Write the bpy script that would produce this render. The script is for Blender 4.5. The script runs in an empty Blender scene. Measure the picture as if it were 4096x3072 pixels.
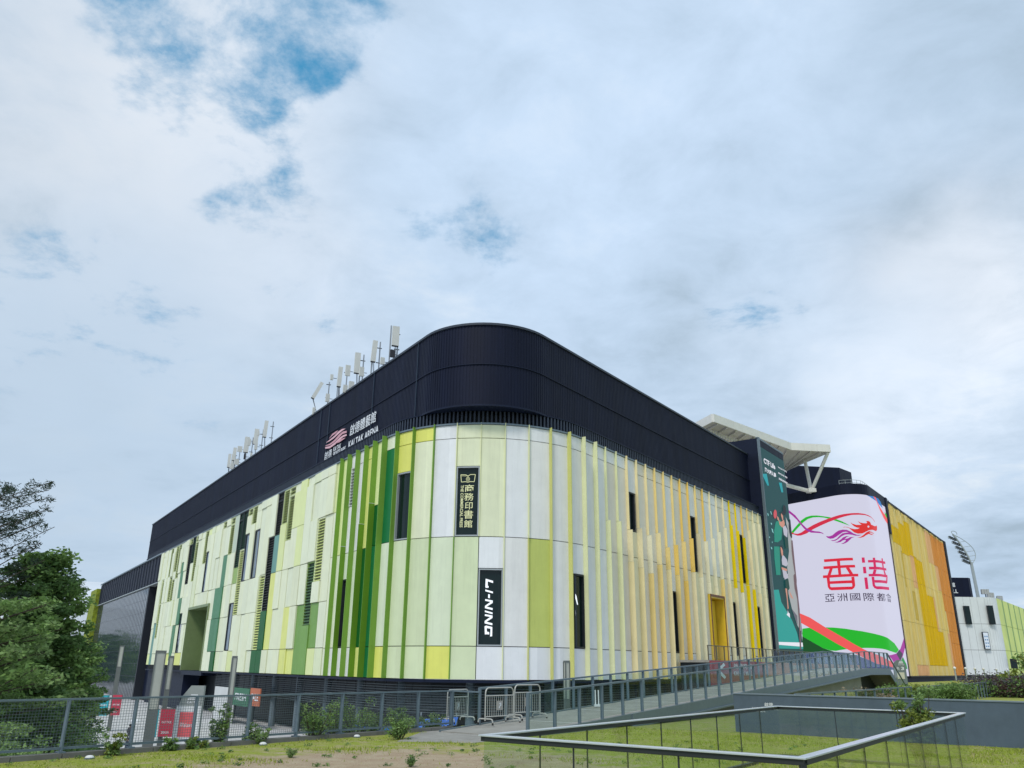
import bpy, bmesh, math, random
import numpy as np
from mathutils import Vector, Matrix, Euler
random.seed(7); rng=np.random.default_rng(7)
SC=bpy.context.scene; COL=SC.collection
R=math.radians
# ------------------------------------------------------------------ camera
cam=bpy.data.cameras.new('camera'); camo=bpy.data.objects.new('camera',cam); COL.objects.link(camo)
cam.sensor_fit='HORIZONTAL'; cam.sensor_width=36; cam.lens=28.415; cam.clip_start=.1; cam.clip_end=3000
camo.matrix_world=Matrix(((0.99994139,0.00357677,-0.01021867*0-0.0,0),(0,0,0,0),(0,0,0,0),(0,0,0,1)))
_u=np.array([100.,-9236.,3233.]); _u/=np.linalg.norm(_u); _z=np.array([0,0,1.])
_Y=_z-(_z@_u)*_u; _Y/=np.linalg.norm(_Y); _X=np.cross(_Y,_u)
_r=[_X[0],_Y[0],_u[0]]; _d=[_X[1],_Y[1],_u[1]]; _f=[_X[2],_Y[2],_u[2]]
EYE=1.9
camo.matrix_world=Matrix(((_r[0],-_d[0],-_f[0],0),(_r[1],-_d[1],-_f[1],0),(_r[2],-_d[2],-_f[2],EYE),(0,0,0,1)))
SC.camera=camo
SC.render.engine='CYCLES'; SC.cycles.use_denoising=True
SC.cycles.max_bounces=8; SC.cycles.transparent_max_bounces=24; SC.cycles.glossy_bounces=3; SC.cycles.diffuse_bounces=3
SC.view_settings.view_transform='Standard'; SC.view_settings.look='None'; SC.view_settings.gamma=1; SC.view_settings.exposure=0.36
# ------------------------------------------------------------------ sun and sky
SUN_EL=R(52); SUN_AZ=R(205)     # azimuth clockwise from +Y: behind the camera, a little to the left
sl=bpy.data.lights.new('sun','SUN'); sl.energy=1.5; sl.angle=R(12); sl.color=(1,.96,.9)
so=bpy.data.objects.new('sun',sl); COL.objects.link(so)
sdir=Vector((math.sin(SUN_AZ)*math.cos(SUN_EL),math.cos(SUN_AZ)*math.cos(SUN_EL),math.sin(SUN_EL)))
so.rotation_euler=sdir.to_track_quat('Z','Y').to_euler(); so.location=(0,0,80)
W=bpy.data.worlds.new('World'); SC.world=W; W.use_nodes=True
wt=W.node_tree; wt.nodes.clear()
def N(t,typ,**k):
    n=t.nodes.new(typ)
    for a,b in k.items():
        if a.startswith('i_'): n.inputs[a[2:]].default_value=b
        elif a.startswith('n_'): n.inputs[int(a[2:])].default_value=b
        else: setattr(n,a,b)
    return n
def math_(t,op,a,b=None,clamp=False):
    n=t.nodes.new('ShaderNodeMath'); n.operation=op; n.use_clamp=clamp
    for i,v in enumerate((a,b)):
        if v is None: continue
        if isinstance(v,(int,float)): n.inputs[i].default_value=v
        else: t.links.new(v,n.inputs[i])
    return n.outputs[0]
def vmath(t,op,a,b=None,scale=None):
    n=t.nodes.new('ShaderNodeVectorMath'); n.operation=op
    for i,v in enumerate((a,b)):
        if v is None: continue
        if isinstance(v,(tuple,list)): n.inputs[i].default_value=v
        else: t.links.new(v,n.inputs[i])
    if scale is not None: n.inputs['Scale'].default_value=scale
    return n
def mixc(t,f,a,b):
    n=t.nodes.new('ShaderNodeMix'); n.data_type='RGBA'
    if isinstance(f,(int,float)): n.inputs[0].default_value=f
    else: t.links.new(f,n.inputs[0])
    for i,v in ((6,a),(7,b)):
        if isinstance(v,(tuple,list)): n.inputs[i].default_value=(*v[:3],1)
        else: t.links.new(v,n.inputs[i])
    return n.outputs[2]
def ramp(t,f,stops):
    n=t.nodes.new('ShaderNodeValToRGB'); t.links.new(f,n.inputs[0])
    e=n.color_ramp.elements
    while len(e)<len(stops): e.new(.5)
    for i,(p,c) in enumerate(stops):
        e[i].position=p; e[i].color=(*c,1) if isinstance(c,(tuple,list)) else (c,c,c,1)
    return n.outputs[0]
tc=N(wt,'ShaderNodeTexCoord'); D=tc.outputs['Generated']
sky=N(wt,'ShaderNodeTexSky'); sky.sky_type='NISHITA'; sky.sun_disc=False; sky.sun_elevation=SUN_EL; sky.sun_rotation=SUN_AZ; sky.air_density=1.0; sky.dust_density=1.0; sky.ozone_density=1.5
sep=N(wt,'ShaderNodeSeparateXYZ'); wt.links.new(D,sep.inputs[0])
zz=math_(wt,'MAXIMUM',math_(wt,'ADD',sep.outputs[2],.18),.06)
cmb=N(wt,'ShaderNodeCombineXYZ')
wt.links.new(math_(wt,'DIVIDE',sep.outputs[0],zz),cmb.inputs[0]); wt.links.new(math_(wt,'DIVIDE',sep.outputs[1],zz),cmb.inputs[1])
P=cmb.outputs[0]                                   # position on the cloud deck
def noise(t,v,sc,det=6,ro=.55,dist=0.0):
    n=N(t,'ShaderNodeTexNoise'); n.inputs['Scale'].default_value=sc; n.inputs['Detail'].default_value=det; n.inputs['Roughness'].default_value=ro; n.inputs['Distortion'].default_value=dist
    if v is not None: t.links.new(v,n.inputs['Vector'])
    return n.outputs['Fac']
nbig=noise(wt,P,1.3,7,.55,.3); nmid=noise(wt,P,4.5,8,.62,.3); nfine=noise(wt,P,13,6,.65)
# openings in the cloud deck: directions of the gaps seen from the place (unit vectors), radius and strength
GAPS=[ (-0.312,0.674,0.669,0.170,1.50),(-0.235,0.696,0.679,0.130,1.20),(-0.369,0.666,0.648,0.130,1.40),(-0.281,0.715,0.640,0.120,1.05),(-0.203,0.717,0.667,0.090,1.00),(-0.311,0.724,0.615,0.060,0.40),(-0.274,0.818,0.505,0.130,0.56),(-0.295,0.821,0.488,0.070,0.40),(-0.128,0.860,0.494,0.100,0.62),(0.006,0.890,0.456,0.120,0.66),(-0.073,0.867,0.493,0.080,0.50),(-0.268,0.876,0.402,0.050,0.70),(0.291,0.878,0.380,0.070,0.90),(-0.502,0.783,0.367,0.160,0.56),(-0.393,0.862,0.319,0.120,0.48),(-0.308,0.761,0.571,0.060,0.60) ]
gap=None
warp=vmath(wt,'SCALE',vmath(wt,'SUBTRACT',N(wt,'ShaderNodeTexNoise').outputs['Color'],(.5,.5,.5)).outputs[0],scale=.22)
wn=[n for n in wt.nodes if n.bl_idname=='ShaderNodeTexNoise'][-1]; wt.links.new(D,wn.inputs['Vector']); wn.inputs['Scale'].default_value=5; wn.inputs['Detail'].default_value=5
Dw=vmath(wt,'ADD',D,warp.outputs[0]).outputs[0]
for (gx,gy,gz,rad,st) in GAPS:
    d=vmath(wt,'DISTANCE',Dw,(gx,gy,gz)).outputs['Value']
    m=N(wt,'ShaderNodeMapRange'); m.interpolation_type='SMOOTHSTEP'; wt.links.new(d,m.inputs[0])
    m.inputs[1].default_value=0; m.inputs[2].default_value=rad; m.inputs[3].default_value=st; m.inputs[4].default_value=0
    gap=m.outputs[0] if gap is None else math_(wt,'ADD',gap,m.outputs[0])
# ragged edges
rag=math_(wt,'ADD',math_(wt,'ADD',math_(wt,'MULTIPLY',nmid,1.5),math_(wt,'MULTIPLY',nfine,.8)),math_(wt,'MULTIPLY',nbig,.5))
open_=math_(wt,'SUBTRACT',math_(wt,'MINIMUM',gap,1.15),math_(wt,'MULTIPLY',math_(wt,'SUBTRACT',rag,1.22),2.2))
mo=N(wt,'ShaderNodeMapRange'); mo.interpolation_type='SMOOTHSTEP'; wt.links.new(open_,mo.inputs[0]); mo.inputs[1].default_value=.1; mo.inputs[2].default_value=1.45
openf=math_(wt,'MULTIPLY',mo.outputs[0],math_(wt,'MINIMUM',math_(wt,'MULTIPLY',gap,3.0),1.0))
# cloud body: pale blue-grey with lighter billows and darker undersides
cl=ramp(wt,math_(wt,'ADD',math_(wt,'MULTIPLY',nbig,.58),math_(wt,'MULTIPLY',nmid,.42)),[(.34,(3.0,3.9,4.8)),(.45,(3.75,4.8,6.0)),(.54,(4.35,5.45,6.75)),(.63,(5.5,6.25,7.0))])
BRI=[ (-0.347,0.739,0.578,0.220,0.80,(6.9, 7.5, 8.3)),(-0.316,0.839,0.443,0.200,0.50,(6.8, 7.4, 8.3)),(0.435,0.840,0.326,0.220,0.60,(7.2, 7.9, 8.9)),(0.503,0.778,0.377,0.130,0.80,(8.0, 8.4, 9.0)),(0.405,0.873,0.271,0.120,0.50,(7.6, 8.1, 8.8)),(-0.464,0.704,0.537,0.450,0.75,(5.6, 6.0, 6.5)),(-0.514,0.789,0.338,0.300,0.60,(4.6, 5.6, 6.8)),(-0.478,0.855,0.203,0.350,0.80,(3.9, 4.9, 6.0)),(-0.351,0.897,0.270,0.250,0.40,(4.3, 5.4, 6.7)),(0.103,0.802,0.588,0.500,0.55,(5.3, 6.6, 8.4)),(0.450,0.786,0.424,0.160,0.50,(4.6, 5.2, 6.0)),(0.346,0.883,0.318,0.200,0.40,(5.0, 5.9, 7.0)),(-0.396,0.822,0.410,0.200,0.40,(4.9, 5.7, 6.7)) ]
for (gx,gy,gz,rad,st,c) in BRI:
    d=vmath(wt,'DISTANCE',Dw,(gx,gy,gz)).outputs['Value']
    m=N(wt,'ShaderNodeMapRange'); m.interpolation_type='SMOOTHSTEP'; wt.links.new(d,m.inputs[0])
    m.inputs[1].default_value=0; m.inputs[2].default_value=rad; m.inputs[3].default_value=st; m.inputs[4].default_value=0
    cl=mixc(wt,math_(wt,'MULTIPLY',m.outputs[0],math_(wt,'MULTIPLY',nmid,1.7),True),cl,c)
blue=mixc(wt,.7,sky.outputs[0],(.25,2.7,5.0))
skyc=mixc(wt,openf,cl,blue)
bg=N(wt,'ShaderNodeBackground'); bg.inputs['Strength'].default_value=.1; wt.links.new(skyc,bg.inputs[0])
wo=N(wt,'ShaderNodeOutputWorld'); wt.links.new(bg.outputs[0],wo.inputs[0])
# ------------------------------------------------------------------ materials
def lin(c): 
    c/=255.; return c/12.92 if c<=.04045 else ((c+.055)/1.055)**2.4
def srgb(r,g,b,f=1.0):
    c=[lin(x)*f for x in (r,g,b)]; k=min(1.,.82/max(c)); return tuple(x*k for x in c)
MATS={}
def mat(name,col,rough=.6,metal=0.,var=.08,scale=1.5,bump=0.,bscale=20.,spec=.5,stretch=(1,1,1),coat=0,dirt=0.,isl=0.):
    if name in MATS: return MATS[name]
    m=bpy.data.materials.new(name); m.use_nodes=True; t=m.node_tree; b=t.nodes['Principled BSDF']
    b.inputs['Roughness'].default_value=rough; b.inputs['Metallic'].default_value=metal; b.inputs['Specular IOR Level'].default_value=spec
    b.inputs['Base Color'].default_value=(*col,1); b.inputs['Coat Weight'].default_value=coat
    g=N(t,'ShaderNodeNewGeometry'); v=vmath(t,'MULTIPLY',g.outputs['Position'],stretch).outputs[0]
    if var>0:
        n=noise(t,v,scale,6,.6)
        lo=tuple(c*(1-var) for c in col); hi=tuple(min(.9,c*(1+var)) for c in col)
        c=ramp(t,n,[(.3,lo),(.7,hi)])
        if dirt>0:
            n2=noise(t,vmath(t,'MULTIPLY',g.outputs['Position'],(1.3,1.3,.12)).outputs[0],1.6,6,.7)
            c=mixc(t,math_(t,'MULTIPLY',ramp(t,n2,[(.5,0.),(.75,1.)]),dirt),c,tuple(x*.55 for x in col))
        t.links.new(c,b.inputs['Base Color'])
        n3=noise(t,v,scale*3,4); rr=N(t,'ShaderNodeMapRange'); t.links.new(n3,rr.inputs[0]); rr.inputs[3].default_value=max(0,rough-.1); rr.inputs[4].default_value=min(1,rough+.1)
        t.links.new(rr.outputs[0],b.inputs['Roughness'])
    if isl>0:
        g2=N(t,'ShaderNodeNewGeometry'); cin=b.inputs['Base Color'].links[0].from_socket; k_=ramp(t,g2.outputs['Random Per Island'],[(0.,1-isl),(1.,1+isl)]); mm=t.nodes.new('ShaderNodeMix'); mm.data_type='RGBA'; mm.blend_type='MULTIPLY'; mm.inputs[0].default_value=1; t.links.new(cin,mm.inputs[6]); t.links.new(k_,mm.inputs[7]); t.links.new(mm.outputs[2],b.inputs['Base Color'])
    if bump>0:
        n4=noise(t,v,bscale,5,.65); bn=N(t,'ShaderNodeBump'); bn.inputs['Strength'].default_value=bump; bn.inputs['Distance'].default_value=.02; t.links.new(n4,bn.inputs['Height']); t.links.new(bn.outputs[0],b.inputs['Normal'])
    MATS[name]=m; return m
def emis(name,col,s,rough=.5):
    if name in MATS: return MATS[name]
    m=bpy.data.materials.new(name); m.use_nodes=True; b=m.node_tree.nodes['Principled BSDF']
    b.inputs['Base Color'].default_value=(.02,.02,.02,1); b.inputs['Roughness'].default_value=rough
    b.inputs['Specular IOR Level'].default_value=.15; b.inputs['Emission Color'].default_value=(*col,1); b.inputs['Emission Strength'].default_value=s
    MATS[name]=m; return m
def glass(name,tint=(.82,.92,.9),refl=1.0,dark=None,gl_rough=.02):
    if name in MATS: return MATS[name]
    m=bpy.data.materials.new(name); m.use_nodes=True; t=m.node_tree; t.nodes.clear()
    o=N(t,'ShaderNodeOutputMaterial'); tr=N(t,'ShaderNodeBsdfTransparent'); tr.inputs[0].default_value=(*tint,1)
    gl=N(t,'ShaderNodeBsdfGlossy'); gl.inputs['Roughness'].default_value=gl_rough; gl.inputs['Color'].default_value=(1,1,1,1)
    lw=N(t,'ShaderNodeLayerWeight'); lw.inputs[0].default_value=.5; fo=math_(t,'ADD',math_(t,'MULTIPLY',math_(t,'POWER',lw.outputs['Facing'],5.0),.9),.04)
    mx=N(t,'ShaderNodeMixShader'); t.links.new(math_(t,'MULTIPLY',fo,refl,True),mx.inputs[0]); t.links.new(tr.outputs[0],mx.inputs[1]); t.links.new(gl.outputs[0],mx.inputs[2])
    t.links.new(mx.outputs[0],o.inputs[0]); MATS[name]=m; return m
def mirror_glass(name,col,rough=.05,refl=.5,coat=.6):
    if name in MATS: return MATS[name]
    m=bpy.data.materials.new(name); m.use_nodes=True; t=m.node_tree; b=t.nodes['Principled BSDF']
    b.inputs['Base Color'].default_value=(*col,1); b.inputs['Roughness'].default_value=rough; b.inputs['Specular IOR Level'].default_value=refl
    b.inputs['Coat Weight'].default_value=coat; b.inputs['Coat Roughness'].default_value=rough
    g=N(t,'ShaderNodeNewGeometry'); n4=noise(t,g.outputs['Position'],.35,2,.5); bn=N(t,'ShaderNodeBump'); bn.inputs['Strength'].default_value=.06; bn.inputs['Distance'].default_value=.5; t.links.new(n4,bn.inputs['Height']); t.links.new(bn.outputs[0],b.inputs['Normal']); t.links.new(bn.outputs[0],b.inputs['Coat Normal'])
    MATS[name]=m; return m
# ------------------------------------------------------------------ object helpers
def tag(o,label=None,cat=None,group=None,kind=None):
    if label: o['label']=label
    if cat: o['category']=cat
    if group: o['group']=group
    if kind: o['kind']=kind
    return o
def empty(name,loc,label,cat,group=None):
    o=bpy.data.objects.new(name,None); COL.objects.link(o); o.location=loc; o.empty_display_size=.5
    return tag(o,label,cat,group)
class MB:
    def __init__(s): s.v=[]; s.f=[]; s.m=[]; s.mats=[]
    def mi(s,m):
        if m not in s.mats: s.mats.append(m)
        return s.mats.index(m)
    def poly(s,pts,m):
        b=len(s.v); s.v+= [tuple(p) for p in pts]; s.f.append(tuple(range(b,b+len(pts)))); s.m.append(s.mi(m))
    def hexa(s,p,m,mfront=None):          # p: 4 bottom points then 4 top points, counter-clockwise from above
        b=len(s.v); s.v+=[tuple(q) for q in p]
        for k,f in enumerate(((3,2,1,0),(4,5,6,7),(0,1,5,4),(1,2,6,5),(2,3,7,6),(3,0,4,7))):
            s.f.append(tuple(b+i for i in f)); s.m.append(s.mi(m))
    def box(s,c,size,m,rz=0.,axes=None):
        x,y,z=[q/2 for q in size]
        if axes is None: ax=(math.cos(rz),math.sin(rz),0); ay=(-math.sin(rz),math.cos(rz),0); az=(0,0,1)
        else: ax,ay,az=axes
        def P_(a,b,d): return tuple(c[i]+ax[i]*a+ay[i]*b+az[i]*d for i in range(3))
        s.hexa([P_(-x,-y,-z),P_(x,-y,-z),P_(x,y,-z),P_(-x,y,-z),P_(-x,-y,z),P_(x,-y,z),P_(x,y,z),P_(-x,y,z)],m)
    def bar(s,a,b,w,h,m,up=(0,0,1)):
        a=Vector(a); b=Vector(b); d=b-a; L=d.length
        if L<1e-6: return
        d/=L; u=Vector(up)
        if abs(d.dot(u))>.98: u=Vector((1,0,0))
        x=d.cross(u).normalized(); y=x.cross(d).normalized()
        c=(a+b)/2; s.box(c,(L,w,h),m,axes=(d,-x,y) if True else None)
    def tube(s,a,b,r0,r1,m,n=8,cap=True):
        a=Vector(a); b=Vector(b); d=(b-a)
        if d.length<1e-6: return
        d.normalize(); u=Vector((0,0,1)) if abs(d.z)<.9 else Vector((1,0,0)); x=d.cross(u).normalized(); y=d.cross(x)
        k=len(s.v); mi=s.mi(m)
        for p,r in ((a,r0),(b,r1)):
            for i in range(n):
                t=2*math.pi*i/n; s.v.append(tuple(p+x*(r*math.cos(t))+y*(r*math.sin(t))))
        for i in range(n):
            j=(i+1)%n; s.f.append((k+i,k+n+i,k+n+j,k+j)); s.m.append(mi)
        if cap:
            s.f.append(tuple(k+i for i in range(n))); s.m.append(mi); s.f.append(tuple(k+n+i for i in reversed(range(n)))); s.m.append(mi)
    def pipe(s,pts,r,m,n=8):
        for a,b in zip(pts,pts[1:]): s.tube(a,b,r,r,m,n)
    def prism(s,pts,z0,z1,m,mtop=None):
        n=len(pts); b=len(s.v)
        ar=sum(pts[i][0]*pts[(i+1)%n][1]-pts[(i+1)%n][0]*pts[i][1] for i in range(n))
        if ar<0: pts=pts[::-1]
        s.v+=[(p[0],p[1],z0) for p in pts]+[(p[0],p[1],z1) for p in pts]
        s.f.append(tuple(b+i for i in reversed(range(n)))); s.m.append(s.mi(m)); s.f.append(tuple(b+n+i for i in range(n))); s.m.append(s.mi(mtop or m))
        for i in range(n):
            j=(i+1)%n; s.f.append((b+i,b+j,b+n+j,b+n+i)); s.m.append(s.mi(m))
    def ball(s,c,r,m,nu=12,nv=8,sc=(1,1,1)):
        b=len(s.v); mi=s.mi(m)
        for j in range(nv+1):
            a=math.pi*j/nv
            for i in range(nu):
                t=2*math.pi*i/nu; s.v.append((c[0]+r*sc[0]*math.sin(a)*math.cos(t),c[1]+r*sc[1]*math.sin(a)*math.sin(t),c[2]+r*sc[2]*math.cos(a)))
        for j in range(nv):
            for i in range(nu):
                k=(i+1)%nu; s.f.append((b+j*nu+i,b+(j+1)*nu+i,b+(j+1)*nu+k,b+j*nu+k)); s.m.append(mi)
    def build(s,name,parent=None,smooth=False,bevel=0.):
        me=bpy.data.meshes.new(name); me.from_pydata(s.v,[],s.f); 
        for m in s.mats: me.materials.append(m)
        me.polygons.foreach_set('material_index',s.m); 
        if smooth: me.polygons.foreach_set('use_smooth',[True]*len(s.f))
        me.validate(); me.update()
        o=bpy.data.objects.new(name,me); COL.objects.link(o)
        if parent is not None: o.parent=parent; o.matrix_parent_inverse=Matrix.Translation(-Vector(parent.location))
        if bevel>0:
            bv=o.modifiers.new('bevel','BEVEL'); bv.width=bevel; bv.segments=2; bv.limit_method='ANGLE'
        return o
def copy_tree(src,loc,rz=0.,label=None,sc=None):
    c=src.copy(); COL.objects.link(c); c.location=loc; c.rotation_euler=(0,0,rz)
    if sc: c.scale=sc
    if label: c['label']=label
    for ch in src.children:
        d=ch.copy(); COL.objects.link(d); d.parent=c
        for g in ch.children:
            e=g.copy(); COL.objects.link(e); e.parent=d
    return c
# ------------------------------------------------------------------ plan geometry: wall lines with a rounded corner
def unit(a,b): l=math.hypot(a,b); return np.array([a/l,b/l])
dL=unit(-.5438,.8392); dR=unit(.5855,.8107); PL=np.array([-26.41,96.93]); PR=np.array([19.17,90.55])
nL=np.array([-dL[1],dL[0]]); nR=np.array([dR[1],-dR[0]])
HALF=math.acos(float(dL@dR))/2; BIS=(dL+dR)/np.linalg.norm(dL+dR)
class Path:
    def __init__(s,eL,eR,r):
        A=PL+nL*eL; B=PR+nR*eR; k=np.linalg.solve(np.array([dL,-dR]).T,B-A); s.C=A+dL*k[0]
        s.r=r; s.c=s.C+BIS*r/math.sin(HALF); s.t=r/math.tan(HALF)
        s.aL=math.atan2(nL[1],nL[0]); s.aR=math.atan2(nR[1],nR[0]); s.aL-=2*math.pi if s.aL>0 else 0
        s.half=r*(s.aR-s.aL)/2; s.TL=s.C+dL*s.t; s.TR=s.C+dR*s.t
    def P(s,q,off=0.):
        if q<-s.half: return s.TL+dL*(-q-s.half)+nL*off
        if q>s.half: return s.TR+dR*(q-s.half)+nR*off
        a=(s.aL+s.aR)/2+q/s.r; return s.c+np.array([math.cos(a),math.sin(a)])*(s.r+off)
    def nor(s,q):
        if q<-s.half: return nL
        if q>s.half: return nR
        a=(s.aL+s.aR)/2+q/s.r; return np.array([math.cos(a),math.sin(a)])
    def X(s,q,z,off=0.): p=s.P(q,off); return (p[0],p[1],z)
    def cuts(s,a,b,step=None):
        step=step or max(.35,s.r*.1); c=[a]
        pts=[-s.half+i*(2*s.half)/max(1,int(2*s.half/step)) for i in range(max(1,int(2*s.half/step))+1)]
        for x in pts:
            if a+1e-4<x<b-1e-4: c.append(x)
        c.append(b); return c
def pb(mb,pa,s0,s1,z0,z1,o0,o1,m,step=None):
    c=pa.cuts(s0,s1,step)
    for a,b in zip(c,c[1:]):
        q=[pa.P(a,o0),pa.P(b,o0),pa.P(b,o1),pa.P(a,o1)]       # inner a, inner b, outer b, outer a
        b0=len(mb.v); mb.v+=[(p[0],p[1],z0) for p in q]+[(p[0],p[1],z1) for p in q]
        fs=[(0,1,2,3),(7,6,5,4),(3,2,6,7),(1,0,4,5)]
        if a==c[0]: fs.append((0,3,7,4))
        if b==c[-1]: fs.append((2,1,5,6))
        for f in fs: mb.f.append(tuple(b0+i for i in f)); mb.m.append(mb.mi(m))
def art(mb,pa,shapes,off,mats,step=.6,doff=.004):
    """flat coloured shapes (s,z) laid on the curved face of a screen or sign, each a hair above the last"""
    for k,(n,pts) in enumerate(shapes):
        bm=bmesh.new(); vs=[bm.verts.new((p[0],p[1],0)) for p in pts]
        try: f=bm.faces.new(vs)
        except Exception: bm.free(); continue
        bmesh.ops.triangulate(bm,faces=[f])
        lo=min(p[0] for p in pts); hi=max(p[0] for p in pts)
        for x in pa.cuts(lo,hi,step)[1:-1]:
            bmesh.ops.bisect_plane(bm,geom=bm.verts[:]+bm.edges[:]+bm.faces[:],plane_co=(x,0,0),plane_no=(1,0,0))
        b0=len(mb.v); bm.verts.index_update(); o=off+k*doff
        mb.v+=[pa.X(v.co.x,v.co.y,o) for v in bm.verts]; mi=mb.mi(mats[n])
        for fc in bm.faces:
            ids=[b0+v.index for v in fc.verts]
            a,b,c=[Vector(mb.v[i]) for i in ids[:3]]; nn=pa.nor(fc.calc_center_median().x)
            if (b-a).cross(c-a).dot(Vector((nn[0],nn[1],0)))<0: ids.reverse()
            mb.f.append(tuple(ids)); mb.m.append(mi)
        bm.free()
_glyph={}
def glyphs(txt,bold=0.0,shear=0.0):
    """outline text as flat polygons, normalised to its own bounding box"""
    key=(txt,bold,shear)
    if key in _glyph: return _glyph[key]
    cu=bpy.data.curves.new('lettering','FONT'); cu.body=txt; cu.resolution_u=4; cu.offset=bold; cu.shear=shear
    o=bpy.data.objects.new('lettering',cu); COL.objects.link(o); bpy.context.view_layer.update()
    me=bpy.data.meshes.new_from_object(o.evaluated_get(bpy.context.evaluated_depsgraph_get()))
    v=np.zeros(len(me.vertices)*3); me.vertices.foreach_get('co',v); v=v.reshape(-1,3)
    fs=[tuple(p.vertices) for p in me.polygons]
    bpy.data.objects.remove(o); bpy.data.curves.remove(cu); bpy.data.meshes.remove(me)
    lo=v.min(0); hi=v.max(0); sz=np.maximum(hi-lo,1e-6); r=((v-lo)/sz,fs,sz[0]/sz[1]); _glyph[key]=r; return r
def put_text(mb,txt,fn,nrm,m,bold=0.0,shear=0.0,rot=False):
    """fn(u,v) places the text's unit box in the world; nrm is the outward normal"""
    v,fs,_=glyphs(txt,bold,shear); b0=len(mb.v); mi=mb.mi(m)
    for p in v: mb.v.append(tuple(fn(p[1],1-p[0]) if rot else fn(p[0],p[1])))
    nv=Vector(nrm)
    for f in fs:
        ids=[b0+i for i in f]; a,b,c=[Vector(mb.v[i]) for i in ids[:3]]
        if (b-a).cross(c-a).dot(nv)<0: ids.reverse()
        mb.f.append(tuple(ids)); mb.m.append(mi)
def path_text(mb,pa,txt,s0,s1,z0,z1,off,m,bold=0.0,shear=0.0,rot=False):
    n=pa.nor((s0+s1)/2)
    put_text(mb,txt,lambda u,v: pa.X(s0+(s1-s0)*u,z0+(z1-z0)*v,off),(n[0],n[1],0),m,bold,shear,rot)
def flat_text(mb,txt,o,ux,size,m,nrm,bold=0.0,shear=0.0):
    o=Vector(o); ux=Vector(ux).normalized()
    put_text(mb,txt,lambda u,v: o+ux*(u*size[0])+Vector((0,0,v*size[1])),nrm,m,bold,shear)
clad=Path(1.2,1.1,10.76); black=Path(0,0,6.36); hk=Path(-114.3,1.1,4.4)
M_=2.065
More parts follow.
